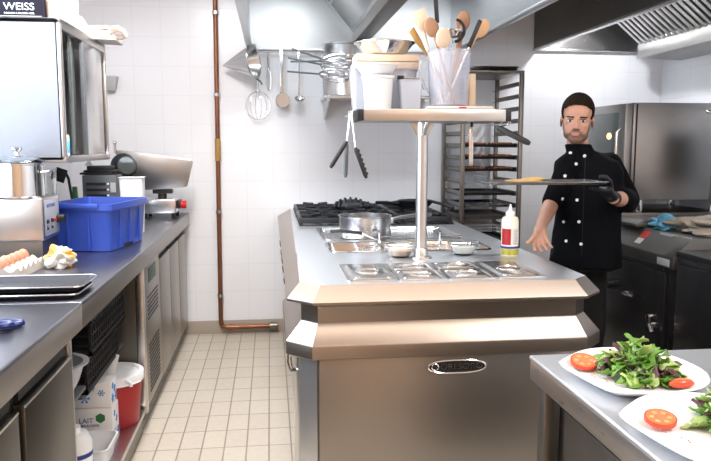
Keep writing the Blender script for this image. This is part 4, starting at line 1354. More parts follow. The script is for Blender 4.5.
for k in range(34):
    y = 2.86 + k * .065
    bb_ = MB().box(-.355, .355, -.017, .017, -.010, .010, bev=.006)
    bmesh.ops.transform(bb_.bm, matrix=Matrix.Translation((2.432, y, 2.368)) @ Matrix.Rotation(-sl, 4, 'Y'), verts=bb_.bm.verts)
    mb._join(bb_.bm)
mb.build('filter_slats', 'satin', f_)
MB().prism([(2.70, 2.05), (3.045, 2.04), (3.045, 2.18), (2.70, 2.17)], 'y', 2.72, 5.05, bev=.004).build('gutter_beam', 'oven', hr_)
bu = MB().cyl((2.25, 4.55, 2.47), (2.25, 4.55, 2.53), .03, n=16).tube([(2.25, 4.55, 2.53), (2.10, 4.55, 2.60), (2.011, 4.55, 2.60)], .008, n=8).build('lamp_socket', 'greyp', hr_)
MB().lathe([(0, 0), (.042, .0), (.046, .02), (.046, .022), (.04, .022), (.028, .072), (0, .072)], (2.25, 4.55, 2.455 + .0), n=20, close=False).build('lamp_collar', 'hoodlampglass', bu)

# ------------------------------------------------------------------ utensils hanging on the back wall
t = thing('utensil_rail', 'thin steel hanging rail on the back wall below the hood', 'rail', (.05, 5.27, 2.08))
MB().cyl((-.10, 5.262, 2.082), (.36, 5.262, 2.082), .005, n=10).build('bar', 'satin', t)
for x in (-.08, .34):
    MB().cyl((x, 5.262, 2.082), (x, 5.311, 2.082), .006, n=10).build('mount', 'satin', t)
t = thing('conical_sieve', 'steel conical sieve hanging sideways from the wall rail', 'sieve', (-.15, 5.12, 1.9))
sa, sb = V(-.105, 5.10, 1.998), V(-.325, 5.19, 1.972)
mb = MB().cyl(sa, sb, .118, .004, n=44, cap=False)
mb.cyl(sa + V(-.002, 0, 0), sb + V(.004, 0, 0), .114, .002, n=44, cap=False)
mb.build('cone', 'satin', t)
axn = (sb - sa).normalized()
u = axn.cross(V(0, 0, 1)).normalized()
v2 = axn.cross(u)
MB().tube([sa + (u * math.cos(2 * PI * k / 30) + v2 * math.sin(2 * PI * k / 30)) * .118 for k in range(30)], .005, n=8, closed=True).build('rim', 'satin', t)
MB().tube([(-.10, 5.10, 2.115), (-.09, 5.18, 2.12), (-.09, 5.255, 2.095)], .005, n=6).build('hanging_hook', 'satin', t)
MB().tube([(-.095, 5.10, 1.880), (-.06, 5.12, 1.86), (-.05, 5.14, 1.84)], .007, n=6).build('handle', 'satin', t)


def whisk(name, label, top, L, r, tilt=0, grp='whisks and ladles hanging on the back wall', hook=True):
    t = thing(name, label, 'whisk', top, group=grp)
    x, y, z = top
    hl_ = (L - 2.1 * r) if r > .05 else L * .45
    MB().tube([(x, y, z), (x + tilt * hl_, y, z - hl_)], .008, n=8).build('handle', 'satin', t)
    mb = MB()
    bz = z - hl_
    bx = x + tilt * hl_
    L2 = L - hl_
    for k in range(7):
        a = PI * k / 7
        pts = []
        for q in range(25):
            th = 2 * PI * q / 24
            s_ = math.sin(th / 2)
            w_ = r * math.sin(th)
            zz = -L2 * (1 - math.cos(th)) / 2
            pts.append((bx + w_ * math.cos(a) * (.85 + .15 * s_) + tilt * -zz, y + w_ * math.sin(a) * .45, bz + zz))
        mb.tube(pts, .0012, n=5, closed=True)
    mb.build('wires', 'chrome', t)
    MB().cyl((bx, y, bz + .01), (bx, y, bz - .012), .011, n=12).build('collar', 'chrome', t)
    return t


# round balloon whisk with its own big head
whisk('balloon_whisk', 'round balloon whisk hanging below the conical sieve', (-.080, 5.262, 2.082), .485, .098)
whisk('narrow_whisk', 'thin long steel whisk hanging right of the balloon whisk', (-.002, 5.262, 2.085), .28, .018)
t = thing('skimmer', 'flat steel skimmer with wide handle hanging on the back wall', 'skimmer', (.09, 5.25, 1.7), group='whisks and ladles hanging on the back wall')
MB().box(.078, .104, 5.247, 5.253, 1.775, 2.10, bev=.001).build('handle', 'satin', t)
mb = MB().cyl((.098, 5.250, 1.735), (.098, 5.238, 1.733), .050, .054, n=30)
mb.build('disc', 'satin', t)
MB().tube(arc((.098, 5.236, 1.735), .052, 0, 348, 29, 'xz'), .003, n=6, closed=True).build('disc_rim', 'chrome', t)
t = thing('ladle', 'small steel ladle hanging on the back wall beside the stock pot', 'ladle', (.22, 5.25, 1.7), group='whisks and ladles hanging on the back wall')
MB().box(.208, .222, 5.247, 5.253, 1.78, 2.10, bev=.001).build('handle', 'satin', t)
lb = MB().lathe([(0, -.028), (.02, -.025), (.034, -.012), (.038, 0), (.035, 0), (.031, -.011), (.018, -.022), (0, -.025)], (0, 0, 0), n=24)
bmesh.ops.transform(lb.bm, matrix=Matrix.Translation((.220, 5.222, 1.752)) @ Matrix.Rotation(math.radians(35), 4, 'X'), verts=lb.bm.verts)
lb.build('bowl', 'chrome', t)

# wall shelf with stock pot and whisks
t = thing('wall_shelf', 'steel wall shelf with diagonal brackets behind the island shelf', 'shelf', (.72, 5.1, 1.7))
MB().box(.375, 1.12, 4.90, 5.308, 1.735, 1.755, bev=.003).build('board', 'satin', t)
for x in (.40, 1.08):
    MB().prism([(5.308, 1.735), (4.93, 1.735), (4.93, 1.715), (5.308, 1.60)], 'x', x, x + .012).build('bracket', 'satin', t)
sp = (.555, 5.10, 1.756)
t = thing('tall_stock_pot', 'tall stainless stock pot on the wall shelf', 'pot', sp)
MB().lathe([(0, 0), (.172, 0), (.178, .006), (.178, .348), (.184, .352), (.184, .358), (.174, .356), (.174, .008), (0, .008)], sp, n=48).build('body', 'satin', t)
for s_ in (-1,):
    MB().tube([(sp[0] - .05, sp[1] - .172, sp[2] + .27), (sp[0] - .05, sp[1] - .20, sp[2] + .27), (sp[0] + .05, sp[1] - .20, sp[2] + .27), (sp[0] + .05, sp[1] - .172, sp[2] + .27)], .006, n=8).build('handle', 'satin', t)


def lay_whisk(label, tail, head, r):
    """whisk resting with handle to the left"""
    tail, head = Vector(tail), Vector(head)
    t = thing('large_whisk', label, 'whisk', tuple(tail), group='large whisks lying with handles to the left')
    d = head - tail
    L = d.length
    q = V(0, 0, 1).rotation_difference(d.normalized()).to_matrix().to_4x4()
    T = Matrix.Translation(tail) @ q
    m1 = MB().cyl((0, 0, 0), (0, 0, L * .5), .006, .006, n=8)
    bmesh.ops.transform(m1.bm, matrix=T, verts=m1.bm.verts)
    m1.build('handle', 'midgrey', t)
    m2 = MB()
    for k in range(9):
        a = PI * k / 9
        pts = []
        for qn in range(25):
            th = 2 * PI * qn / 24
            s_ = math.sin(th / 2)
            pts.append((r * math.sin(th) * (.45 + .55 * s_) * math.cos(a), r * math.sin(th) * (.45 + .55 * s_) * math.sin(a), L * .5 + L * .5 * (1 - math.cos(th)) / 2))
        m2.tube(pts, .0018, n=5, closed=True)
    bmesh.ops.transform(m2.bm, matrix=T, verts=m2.bm.verts)
    m2.build('wires', 'chrome', t)


for tail, head, r, lab in (((.155, 4.86, 2.055), (.52, 4.80, 1.93), .075, 'large whisk with grey handle, highest of the four before the tall pot'),
                           ((.125, 4.78, 1.985), (.54, 4.70, 1.90), .07, 'large whisk with grey handle, second from the top before the tall pot'),
                           ((.140, 4.68, 1.950), (.53, 4.58, 1.95), .06, 'large whisk with grey handle, third from the top before the tall pot'),
                           ((.115, 4.56, 1.875), (.50, 4.46, 1.84), .055, 'large whisk with grey handle, lowest of the four before the tall pot')):
    lay_whisk(lab, tail, head, r)
t = thing('hanging_hook_bar', 'thin steel bar carrying the large whisks before the tall pot', 'bar', (.42, 4.6, 1.9))
MB().cyl((.36, 4.40, 1.825), (.36, 4.88, 1.955), .004, n=8).tube([(.36, 4.88, 1.955), (.37, 4.90, 1.85), (.376, 4.905, 1.757)], .004, n=6).build('bar', 'chrome', t)

# ------------------------------------------------------------------ trolley rack
rk = thing('tray_rack', 'tall grey steel tray rack standing against the back wall', 'rack', (1.52, 4.98, 0))
rx0, rx1, ry0, ry1 = 1.300, 1.705, 4.72, 5.25
for x in (rx0, rx1):
    for y in (ry0, ry1):
        MB().box(x - .014, x + .014, y - .014, y + .014, .06, 1.90, bev=.003).build('post', 'dsteel', rk)
        MB().cyl((x - .012, y, .035), (x + .012, y, .035), .035, n=18).build('caster', 'black', rk)
mb = MB().box(rx0, rx1, ry0 - .012, ry0 + .012, .10, .125).box(rx0, rx1, ry1 - .012, ry1 + .012, .10, .125)
mb.box(rx0 - .012, rx0 + .012, ry0, ry1, .10, .125).box(rx1 - .012, rx1 + .012, ry0, ry1, .10, .125)
mb.build('base_frame', 'dsteel', rk)
NR = 20
RZ = [1.815 - .083 * k for k in range(NR)]
for k, z in enumerate(RZ):
    for x, s_ in ((rx0 + .014, 1), (rx1 - .014, -1)):
        MB().box(min(x, x + s_ * .022), max(x, x + s_ * .022), ry0 + .014, ry1 - .014, z - .003, z + .001).box(min(x, x + s_ * .003), max(x, x + s_ * .003), ry0 + .014, ry1 - .014, z - .003, z + .028).build('runner', 'dsteel', rk)
MB().box(rx0 - .014, rx1 + .014, ry0 - .014, ry1 + .014, 1.90, 1.915, bev=.003).build('top_panel', 'dsteel', rk)


def rtray(k, label, m='black', food=None, h=.018):
    z = RZ[k] + .002
    t = thing('rack_tray', label, 'tray', (1.51, 4.98, z), group='trays in the tall rack')
    MB().tray(rx0 + .024, rx1 - .024, ry0 + .02, ry1 - .03, z, z + h, flare=.006, rim=.004, rad=.012).build('pan', m, t)
    if food:
        for j, (xa, xb, nm) in enumerate(((1.345, 1.475, 'left'), (1.54, 1.66, 'right'))):
            mb = MB()
            random.seed(k * 7 + j)
            for q in range(9):
                x = xa + (xb - xa) * (q + .5) / 9
                mb.sph((x, 4.765 + .012 * (q % 2), z + .022), (.012, .02, .010), n=8, m=6)
                mb.sph((x, 4.90, z + .022), (.012, .03, .010), n=8, m=6)
            tag(mb.build('browned_pastries', 'brownfood'), 'browned pastries on the %s half of the %s rack tray' % (nm, food), 'pastry', group='pastries in the tall rack', kind='stuff')
    return t


t = thing('top_pan', 'dark shallow pan lying on top of the tall rack', 'pan', (1.5, 4.98, 1.916))
MB().tray(1.31, 1.695, 4.73, 5.24, 1.917, 1.945, flare=.02, rim=.01, rad=.03).build('pan', 'tray', t)
rtray(5, 'dark tray with browned pastries, highest filled tray of the rack', food='highest')
rtray(6, 'dark tray with browned pastries, second filled tray of the rack', food='second')
rtray(7, 'dark tray with browned pastries, third filled tray of the rack', food='third')
rtray(9, 'empty black tray just above the served tray in the rack')
rtray(10, 'empty black tray with a bright edge in the middle of the rack', m='tray')
rtray(11, 'brown edged empty tray low in the rack', m='dsteel', h=.025)
t = thing('wire_tray', 'wire mesh cooling grid near the bottom of the visible rack', 'cooling grid', (1.51, 4.98, RZ[12]))
mb = MB()
for dz in (0, .02, .04):
    mb.tube(rrect(rx0 + .026, rx1 - .026, ry0 + .02, ry1 - .03, RZ[12] + .004 + dz, .01), .0022, n=5, closed=True)
for q in range(22):
    x = rx0 + .04 + (rx1 - rx0 - .08) * q / 21
    mb.tube([(x, ry0 + .02, RZ[12] + .044), (x, ry0 + .02, RZ[12] + .004), (x, ry1 - .03, RZ[12] + .004), (x, ry1 - .03, RZ[12] + .044)], .0015, n=4)
mb.build('mesh', 'satin', t)
rtray(13, 'wide black tray, lowest one seen in the rack')

# ------------------------------------------------------------------ right side: combi oven on its stand
ov = thing('combi_oven', 'large steel convection oven with a glass door behind the cook', 'oven', (2.75, 4.85, 1.05))
OX, OY0, OY1 = 2.33, 4.42, 5.02
MB().box(OX + .03, 3.03, OY0, OY1, 1.05, 1.690, bev=.006).build('body', 'oven', ov)
MB().box(OX + .045, OX + .055, OY0 - .004, OY0, 1.06, 1.68).build('side_seam', 'black', ov)
dr = MB().box(OX - .022, OX + .028, OY0 + .01, OY1 - .01, 1.065, 1.685, bev=.006).build('door', 'oven', ov)
MB().box(OX - .0245, OX - .021, OY0 + .10, OY1 - .06, 1.12, 1.63, bev=.001).build('door_glass', 'ovenglass', dr)
MB().sph((OX - .025, OY0 + .22, 1.475), (.002, .035, .022)).build('reflected_lamp', 'glint', dr)  # glowing spot on the door glass stands in for a lamp's reflection
MB().tube([(OX - .02, OY0 + .055, 1.20), (OX - .055, OY0 + .055, 1.23), (OX - .055, OY0 + .055, 1.5), (OX - .02, OY0 + .055, 1.53)], .010, n=8).build('handle', 'satin', dr)
for y in (OY0 + .05, OY1 - .05):
    for x in (2.45, 2.98):
        MB().cyl((x, y, .972), (x, y, 1.05), .026, n=18).build('foot', 'chrome', ov)
st = thing('oven_stand', 'dark stand under the convection oven', 'stand', (2.68, 4.72, 0))
MB().box(2.30, 3.03, 4.40, 5.05, .93, .97, bev=.004).build('top_plate', 'dsteel', st)
MB().box(2.34, 3.03, 4.44, 5.03, .06, .93, bev=.004).build('cabinet', 'enamel', st)
for x in (2.38, 2.98):
    for y in (4.5, 4.98):
        MB().cyl((x, y, 0), (x, y, .06), .02, n=12).build('foot', 'black', st)
# open cabinet door piece at the far right
t = thing('cabinet_door_piece', 'open steel cabinet door piece by the right wall at the picture edge', 'rack', (2.85, 4.1, 1.1))
MB().box(2.68, 2.70, 4.02, 4.06, 1.06, 1.56, bev=.003).build('upright', 'satin', t)
MB().box(2.72, 3.045, 4.03, 4.05, 1.06, 1.55, bev=.003).build('dark_panel', 'black', t)
MB().box(2.69, 3.045, 4.03, 4.06, 1.545, 1.565, bev=.003).build('top_bar', 'satin', t)
MB().cyl((2.63, 4.04, 1.615), (3.046, 4.04, 1.615), .012, n=12).sph((2.63, 4.04, 1.615), .012).build('hanging_bar', 'chrome', t)

# cooking appliances along the right side
rg = thing('black_range', 'black cooking appliance with sloped lid and small levers by the cook', 'range', (2.3, 3.6, 0))
AX = 1.97
MB().box(AX + .02, 2.62, 3.24, 4.02, .08, .80, bev=.006).build('body', 'enamel', rg)
MB().prism([(AX, .80), (2.62, .80), (2.62, .955), (AX + .10, .955), (AX, .86)], 'y', 3.24, 4.02, bev=.004).build('control_panel', 'applpanel', rg, label='sloped grey control panel')
MB().box(AX - .002, AX + .02, 3.30, 3.96, .10, .775, bev=.004).build('door', 'enamel', rg)
MB().prism([(AX + .06, .957), (2.50, .957), (2.50, .985), (AX + .10, .995), (AX + .06, .975)], 'y', 3.72, 4.00, bev=.003).build('lid', 'applpanel', rg)
R45 = Matrix.Rotation(-math.radians(90), 4, 'Z')


def on_slope(y0, y1, f0, f1, m, nm, lift=.0015):
    # the slope runs from (AX, .86) to (AX+.10, .955)
    p = lambda f: (AX + .10 * f - .0008 * 0, .86 + .095 * f)
    n_ = V(-.095, 0, .10).normalized()
    a, b2 = p(f0), p(f1)
    loops = []
    for s_ in (.0002, lift):
        loops.append([(a[0] + n_.x * s_, y0, a[1] + n_.z * s_), (b2[0] + n_.x * s_, y0, b2[1] + n_.z * s_), (b2[0] + n_.x * s_, y1, b2[1] + n_.z * s_), (a[0] + n_.x * s_, y1, a[1] + n_.z * s_)])
    MB().rings(loops).build(nm, m, rg)


on_slope(3.60, 3.67, .55, .88, 'redk', 'red_label')
on_slope(3.605, 3.665, .22, .50, 'paper', 'white_label')
on_slope(3.40, 3.52, .86, .97, 'cabside', 'pale_label')
MB().cyl((AX, 3.85, .615), (AX - .035, 3.85, .615), .032, .028, n=20).build('knob', 'enamel', rg)
MB().cyl((AX - .035, 3.85, .615), (AX - .038, 3.85, .615), .012, n=14).build('knob_cap', 'chrome', rg)
MB().tube([(AX, 3.66, .60), (AX - .03, 3.66, .60), (AX - .035, 3.62, .60), (AX - .035, 3.54, .605)], .009, n=8).build('lever', 'chrome', rg)
MB().tube([(AX, 3.40, .53), (AX - .03, 3.40, .53), (AX - .035, 3.37, .50), (AX - .035, 3.34, .46)], .011, n=8).cyl((AX, 3.38, .49), (AX - .03, 3.38, .49), .022, n=16).build('drain_tap', 'chrome', rg)
MB().box(AX - .004, AX + .002, 3.84, 3.93, .815, .838, bev=.001).build('switch', 'greyp', rg)
MB().box(AX - .004, AX + .002, 3.27, 3.38, .81, .845, bev=.001).build('rating_plate', 'greyp', rg)
for y in (3.3, 3.96):
    for x in (2.05, 2.55):
        MB().cyl((x, y, 0), (x, y, .08), .022, n=12).build('foot', 'black', rg)
t = thing('black_fryer', 'plain black appliance unit nearest the picture edge', 'fryer', (2.3, 2.85, 0))
MB().box(AX + .02, 2.62, 2.45, 3.225, .06, .87, bev=.006).build('body', 'enamel', t)
MB().box(AX + .0, AX + .02, 2.47, 3.205, .10, .84, bev=.004).build('door', 'enamel', t)
MB().box(AX + .005, 2.64, 2.44, 3.228, .87, .90, bev=.006).build('top_plate', 'black', t)
MB().box(AX + .02, 2.60, 2.47, 3.2, 0, .06).build('plinth', 'black', t)
t = thing('low_black_unit', 'low dark steel unit between the range and the oven stand', 'cabinet', (2.2, 4.2, 0))
MB().box(2.08, 2.85, 4.04, 4.385, .05, .90, bev=.005).build('body', 'enamel', t)
MB().box(2.06, 2.85, 4.04, 4.385, .90, .93, bev=.004).build('top_plate', 'oven', t)
MB().box(2.10, 2.83, 4.06, 4.37, 0, .05).build('plinth', 'black', t)
tag(MB().lathe([(0, 0), (.03, 0), (.032, .003), (.032, .085), (.028, .09), (.022, .09), (.022, .095), (0, .095)], (2.18, 4.25, .9305), n=24).build('pepper_mill', 'chrome'), 'small shiny steel canister beside the cook, under the oven', 'canister')
crumple('towel', (2.36, 3.46, .957), (.22, .16, .045), 'towel', 'grey brown towel heaped on the black appliances', 'towel', 5, amp=.5)
crumple('cleaning_cloth', (2.14, 3.62, .957), (.055, .06, .04), 'bluecloth', 'blue cleaning cloth beside the grey towel', 'cloth', 9, amp=.5)

# ------------------------------------------------------------------ right front table
tb = thing('salad_table', 'grey steel table in the right foreground carrying the salad plates', 'table', (1.1, 1.1, 0))
TX0, TY1, TTZ = .628, 1.635, .90
MB().box(TX0, 1.75, -.10, TY1, TTZ - .012, TTZ, bev=.005, seg=3).build('tabletop', 'top', tb)
MB().box(TX0 + .0015, TX0 + .022, -.10, TY1 - .004, TTZ - .060, TTZ - .010, bev=.004).box(TX0 + .02, 1.75, TY1 - .024, TY1 - .0025, TTZ - .060, TTZ - .010, bev=.004).build('edge_band', 'steely', tb)
MB().box(TX0 + .018, TX0 + .058, TY1 - .065, TY1 - .025, 0, TTZ - .055, bev=.003).build('leg', 'dsteel', tb)
MB().box(1.69, 1.73, TY1 - .065, TY1 - .025, 0, TTZ - .055, bev=.003).build('leg', 'dsteel', tb)
MB().box(TX0 + .06, 1.68, -.05, TY1 - .03, .12, TTZ - .062, bev=.003).build('cabinet', 'dsteel', tb)
for y0, y1 in ((.95, 1.515), (.36, .93)):
    MB().box(TX0 + .044, TX0 + .060, y0, y1, .14, .80, bev=.003).build('door', 'dsteel', tb)
MB().box(TX0 + .08, 1.66, -.04, TY1 - .06, 0, .12).build('plinth', 'black', tb)

PZ = TTZ


def china(outline, label, dz=0):
    cx = sum(p[0] for p in outline) / len(outline)
    cy = sum(p[1] for p in outline) / len(outline)
    t = thing('china_plate', label, 'plate', (cx, cy, PZ), group='salad plates on the steel table')
    n = len(outline)
    # smooth the outline a little

    def sub(ps):
        out = []
        for k in range(len(ps)):
            a, b2 = V(*ps[k]), V(*ps[(k + 1) % len(ps)])
            out += [a.lerp(b2, .25), a.lerp(b2, .75)]
        return out
    ps = sub(sub(outline))

    def sc(f, z):
        return [(cx + (p[0] - cx) * f, cy + (p[1] - cy) * f, z) for p in ps]
    MB().rings([sc(.72, PZ + .001), sc(.76, PZ + .001), sc(.98, PZ + .018), sc(1.0, PZ + .021), sc(.985, PZ + .024), sc(.95, PZ + .020), sc(.74, PZ + .007), sc(.70, PZ + .006)]).build('dish', 'plate', t)
    return (cx, cy)


P1 = [(.642, 1.497), (.672, 1.53), (.742, 1.59), (.811, 1.603), (.880, 1.585), (.928, 1.535), (.945, 1.45), (.940, 1.385), (.905, 1.325), (.850, 1.290), (.77, 1.280), (.690, 1.292), (.668, 1.315), (.652, 1.40)]
P1 = [(x * 1.0, y) for x, y in P1]
c1 = china(P1, 'white china plate of salad farther from the camera, at the table corner')
P2 = [(x * .98 - .004, y - .315) for x, y in P1]
c2 = china(P2, 'white china plate of salad nearer the camera, cut by the picture edge')


def salad(c, seed, label, rx=.085, ry=.075, h=.085, n=90):
    random.seed(seed)
    b = bmesh.new()
    mats = []
    for k in range(n):
        a = random.uniform(0, 2 * PI)
        rad = math.sqrt(random.random())
        x, y = c[0] + rx * rad * math.cos(a), c[1] + ry * rad * math.sin(a)
        z = PZ + .010 + (h * (1 - rad ** 1.6)) * random.uniform(.15, 1)
        L = random.uniform(.035, .065)
        W_ = random.uniform(.009, .018)
        az = a + random.uniform(-1.0, 1.0)
        el = random.uniform(-.35, .9) * (1 - .4 * rad)
        d = V(math.cos(az) * math.cos(el), math.sin(az) * math.cos(el), math.sin(el))
        sd = d.cross(V(0, 0, 1)).normalized()
        sd = (sd + V(0, 0, random.uniform(-.7, .7))).normalized()
        up_ = sd.cross(d).normalized()
        curl = random.uniform(-.35, .5)
        stem = random.random() < .35
        mi = 2 if random.random() < .10 else (1 if random.random() < .35 else 0)
        S_ = 7
        rows = []
        lob = random.uniform(2.2, 3.5)
        for i in range(S_ + 1):
            u_ = i / S_
            w_ = W_ * math.sin(PI * min(1, u_ * .92 + .05)) ** .7 * (1 + .38 * math.sin(u_ * PI * 2 * lob))
            if stem and u_ < .4:
                w_ = .0022
            p = V(x, y, z) + d * (L * (u_ - .4)) - up_ * (curl * L * (u_ - .4) ** 2 * 2)
            ro = []
            for q in (-1, -.5, 0, .5, 1):
                ro.append(p + sd * (w_ * q) + up_ * (abs(q) * w_ * .45 + .002 * math.sin(i * 2.2 + q * 4)))
            for v3 in ro:
                v3.z = max(v3.z, PZ + .009)
            rows.append([b.verts.new(v3) for v3 in ro])
        for A, B in zip(rows[:-1], rows[1:]):
            for q in range(4):
                f = b.faces.new((A[q], A[q + 1], B[q + 1], B[q]))
                f.material_index = mi
    me = bpy.data.meshes.new('salad')
    b.to_mesh(me)
    b.free()
    for mm in ('leaf', 'leaf2', 'leaf3'):
        me.materials.append(M[mm])
    me.shade_smooth()
    loc = V(c[0], c[1], PZ + .008)
    me.transform(Matrix.Translation(-loc))
    o = bpy.data.objects.new('salad_leaves', me)
    C.objects.link(o)
    o.location = loc
    sm = o.modifiers.new('thickness', 'SOLIDIFY')
    sm.thickness = .0006
    tag(o, label, 'salad', kind='stuff')


salad((.805, 1.440), 5, 'mixed green salad leaves on the farther plate', rx=.080, ry=.085, h=.078, n=120)
salad((.845, 1.130), 8, 'mixed green salad leaves on the nearer plate', rx=.080, ry=.085, h=.085, n=120)


def slice_(c, r, th, rz, label, tilt=(0, 0), half=False, sx=1.0):
    t = thing('tomato_slice', label, 'tomato', c, group='tomato pieces on the salad plates')
    a1 = 180 if half else 360
    n = 28

    def disc(mb, r0, z0, z1, m):
        pts = [(r0 * sx * math.cos(math.radians(a1 * k / n)), r0 * math.sin(math.radians(a1 * k / n))) for k in range(n + (1 if half else 0))]
        mb.prism(pts, 'z', z0, z1)
    T = Matrix.Rotation(tilt[0], 4, 'X') @ Matrix.Rotation(tilt[1], 4, 'Y')
    parts = []
    mb = MB()
    disc(mb, r, 0, th, 'tomato')
    parts.append(('skin_ring', mb, 'tomato'))
    mb = MB()
    disc(mb, r * .9, th, th + .0006, 'tomatoin')
    parts.append(('flesh', mb, 'tomatoin'))
    mb = MB()
    for k in range(3 if half else 6):
        a = math.radians((a1 / (3 if half else 6)) * (k + .5))
        mb.sph((r * .55 * sx * math.cos(a), r * .55 * math.sin(a), th + .0005), (r * .2, r * .17, .0014), n=10, m=6)
    parts.append(('seed_pockets', mb, 'seed'))
    for nm, mb, m in parts:
        bmesh.ops.transform(mb.bm, matrix=T, verts=mb.bm.verts)
        mb.build(nm, m, t, world=False)
    t.rotation_euler = (0, 0, rz)
    return t


slice_((.706, 1.497, PZ + .020), .030, .007, .4, 'round tomato slice on the left of the farther plate', tilt=(math.radians(16), math.radians(-6)), sx=1.05)
slice_((.697, 1.160, PZ + .018), .027, .007, .3, 'round tomato slice on the left of the nearer plate', tilt=(math.radians(12), math.radians(-4)), sx=1.1)
t = thing('tomato_wedge', 'red tomato wedge on the right of the farther plate', 'tomato', (.845, 1.33, PZ + .01), group='tomato pieces on the salad plates')
MB().sph((.848, 1.338, PZ + .020), (.028, .012, .0095)).build('wedge', 'tomato', t)
MB().sph((.850, 1.3395, PZ + .0245), (.022, .008, .006)).build('flesh', 'tomatoin', t)
for i, (c_, sd) in enumerate(((c1, 1), (c2, 2))):
    random.seed(sd)
    mb = MB()
    for k in range(26):
        a = random.uniform(0, 2 * PI)
        mb.sph((c_[0] + .105 * math.cos(a) * random.uniform(.7, 1), c_[1] + .10 * math.sin(a) * random.uniform(.7, 1), PZ + .014), .0016, n=6, m=4)
    tag(mb.build('spice_flakes', 'tomatoin'), 'red spice flakes scattered on the %s plate' % ('farther', 'nearer')[i], 'spice', kind='stuff')
#PERSON
# ------------------------------------------------------------------ the cook


def ell(c, r, rz=0.0, n=24, m=14):
    return MB().sph(c, r, n=n, m=m, rot=Matrix.Rotation(rz, 4, 'Z')).bm


def cap(p0, p1, r0, r1, n=18):
    mb = MB()
    mb.cyl(p0, p1, r0, r1, n=n)
    mb.sph(p0, r0, n=n, m=10)
    mb.sph(p1, r1, n=n, m=10)
    return mb.bm


def loft(secs, n=32):
    """secs: (cx, cy, z, rx, ry, rot)"""
    loops = []
    for cx, cy, z, rx, ry, rot in secs:
        loops.append([(cx + rx * math.cos(2 * PI * k / n) * math.cos(rot) - ry * math.sin(2 * PI * k / n) * math.sin(rot),
                       cy + rx * math.cos(2 * PI * k / n) * math.sin(rot) + ry * math.sin(2 * PI * k / n) * math.cos(rot), z) for k in range(n)])
    return MB().rings(loops).bm


def fuse(bms, voxel, smooth=4, factor=.5):
    me = bpy.data.meshes.new('f')
    b = bmesh.new()
    for q in bms:
        t_m = bpy.data.meshes.new('q')
        q.to_mesh(t_m)
        q.free()
        b.from_mesh(t_m)
        bpy.data.meshes.remove(t_m)
    b.to_mesh(me)
    b.free()
    o = bpy.data.objects.new('f', me)
    C.objects.link(o)
    r = o.modifiers.new('r', 'REMESH')
    r.mode = 'VOXEL'
    r.voxel_size = voxel
    s = o.modifiers.new('s', 'SMOOTH')
    s.iterations = smooth
    s.factor = factor
    dg = bpy.context.evaluated_depsgraph_get()
    dg.update()
    out = bpy.data.meshes.new_from_object(o.evaluated_get(dg))
    bpy.data.objects.remove(o)
    return out


def link_mesh(name, me, mats, parent, smooth=True):
    base = V(0, 0, 0)
    p = parent
    while p is not None:
        base += p.location
        p = p.parent
    me.transform(Matrix.Translation(-base))
    me.materials.clear()
    for mm in mats:
        me.materials.append(M[mm])
    if smooth:
        me.shade_smooth()
    o = bpy.data.objects.new(name, me)
    C.objects.link(o)
    o.parent = parent
    return o


PC = V(1.60, 3.44, 0)
man = thing('person', 'person with short dark hair in black double-breasted jacket, holding out a tray', 'person', tuple(PC))
TH = math.radians(-34)      # torso turn
HT = math.radians(-25)      # head turn
HC = V(1.512, 3.385, 1.545)  # head centre


def hd_(x, y, z):
    """head-local to world, face looks to local -y"""
    return HC + Matrix.Rotation(HT, 3, 'Z') @ Matrix.Rotation(math.radians(3), 3, 'Y') @ V(x, y, z)


def hell(c, r):
    mb = MB().sph((0, 0, 0), r, n=28, m=18)
    bmesh.ops.transform(mb.bm, matrix=Matrix.Translation(hd_(*c)) @ Matrix.Rotation(HT, 4, 'Z') @ Matrix.Rotation(math.radians(3), 4, 'Y'), verts=mb.bm.verts)
    return mb.bm


def hcap(a, b_, r0, r1):
    return cap(hd_(*a), hd_(*b_), r0, r1, n=14)


B = []
# head
B += [hell((0, .012, .032), (.074, .092, .090)), hell((0, -.028, -.034), (.066, .060, .080)), hell((0, -.052, -.100), (.036, .032, .026)),
      hell((.030, -.018, -.080), (.030, .044, .032)), hell((-.030, -.018, -.074), (.030, .044, .032)),
      hell((0, -.056, .028), (.058, .030, .046)), hell((.036, -.060, -.034), (.022, .020, .020)), hell((-.036, -.062, -.018), (.022, .020, .018)),
      hcap((0, -.084, -.006), (0, -.102, -.046), .0065, .0098), hell((.010, -.092, -.051), (.008, .009, .0065)), hell((-.010, -.092, -.051), (.008, .009, .0065)),
      hcap((-.034, -.077, .003), (-.010, -.083, .003), .007, .007), hcap((.034, -.077, .003), (.010, -.083, .003), .007, .007),
      hcap((-.015, -.087, -.0745), (.015, -.087, -.0745), .0046, .0046), hcap((-.012, -.085, -.083), (.012, -.085, -.083), .0056, .0056), hell((0, -.068, -.068), (.030, .020, .020))]
for s_ in (-1, 1):
    B += [hell((s_ * .0745, .012, -.018), (.007, .016, .028)), hell((s_ * .078, .020, -.006), (.005, .010, .016))]
B.append(cap(hd_(0, .034, -.060), (1.560, 3.455, 1.335), .047, .060))
# torso, hips, legs
B.append(loft([(1.595, 3.45, .84, .15, .10, TH), (1.598, 3.45, 1.0, .145, .095, TH), (1.60, 3.45, 1.15, .155, .10, TH), (1.60, 3.45, 1.27, .155, .095, TH), (1.59, 3.45, 1.335, .12, .075, TH), (1.575, 3.45, 1.36, .06, .06, TH)]))
legs = [((1.54, 3.47, .80), (1.52, 3.43, .45), (1.53, 3.48, .09)), ((1.66, 3.50, .80), (1.68, 3.49, .45), (1.68, 3.54, .09))]
for h_, k_, a_ in legs:
    B += [cap(h_, k_, .082, .056), cap(k_, a_, .054, .036), cap(a_, (a_[0] - .04, a_[1] - .12, .045), .035, .028)]
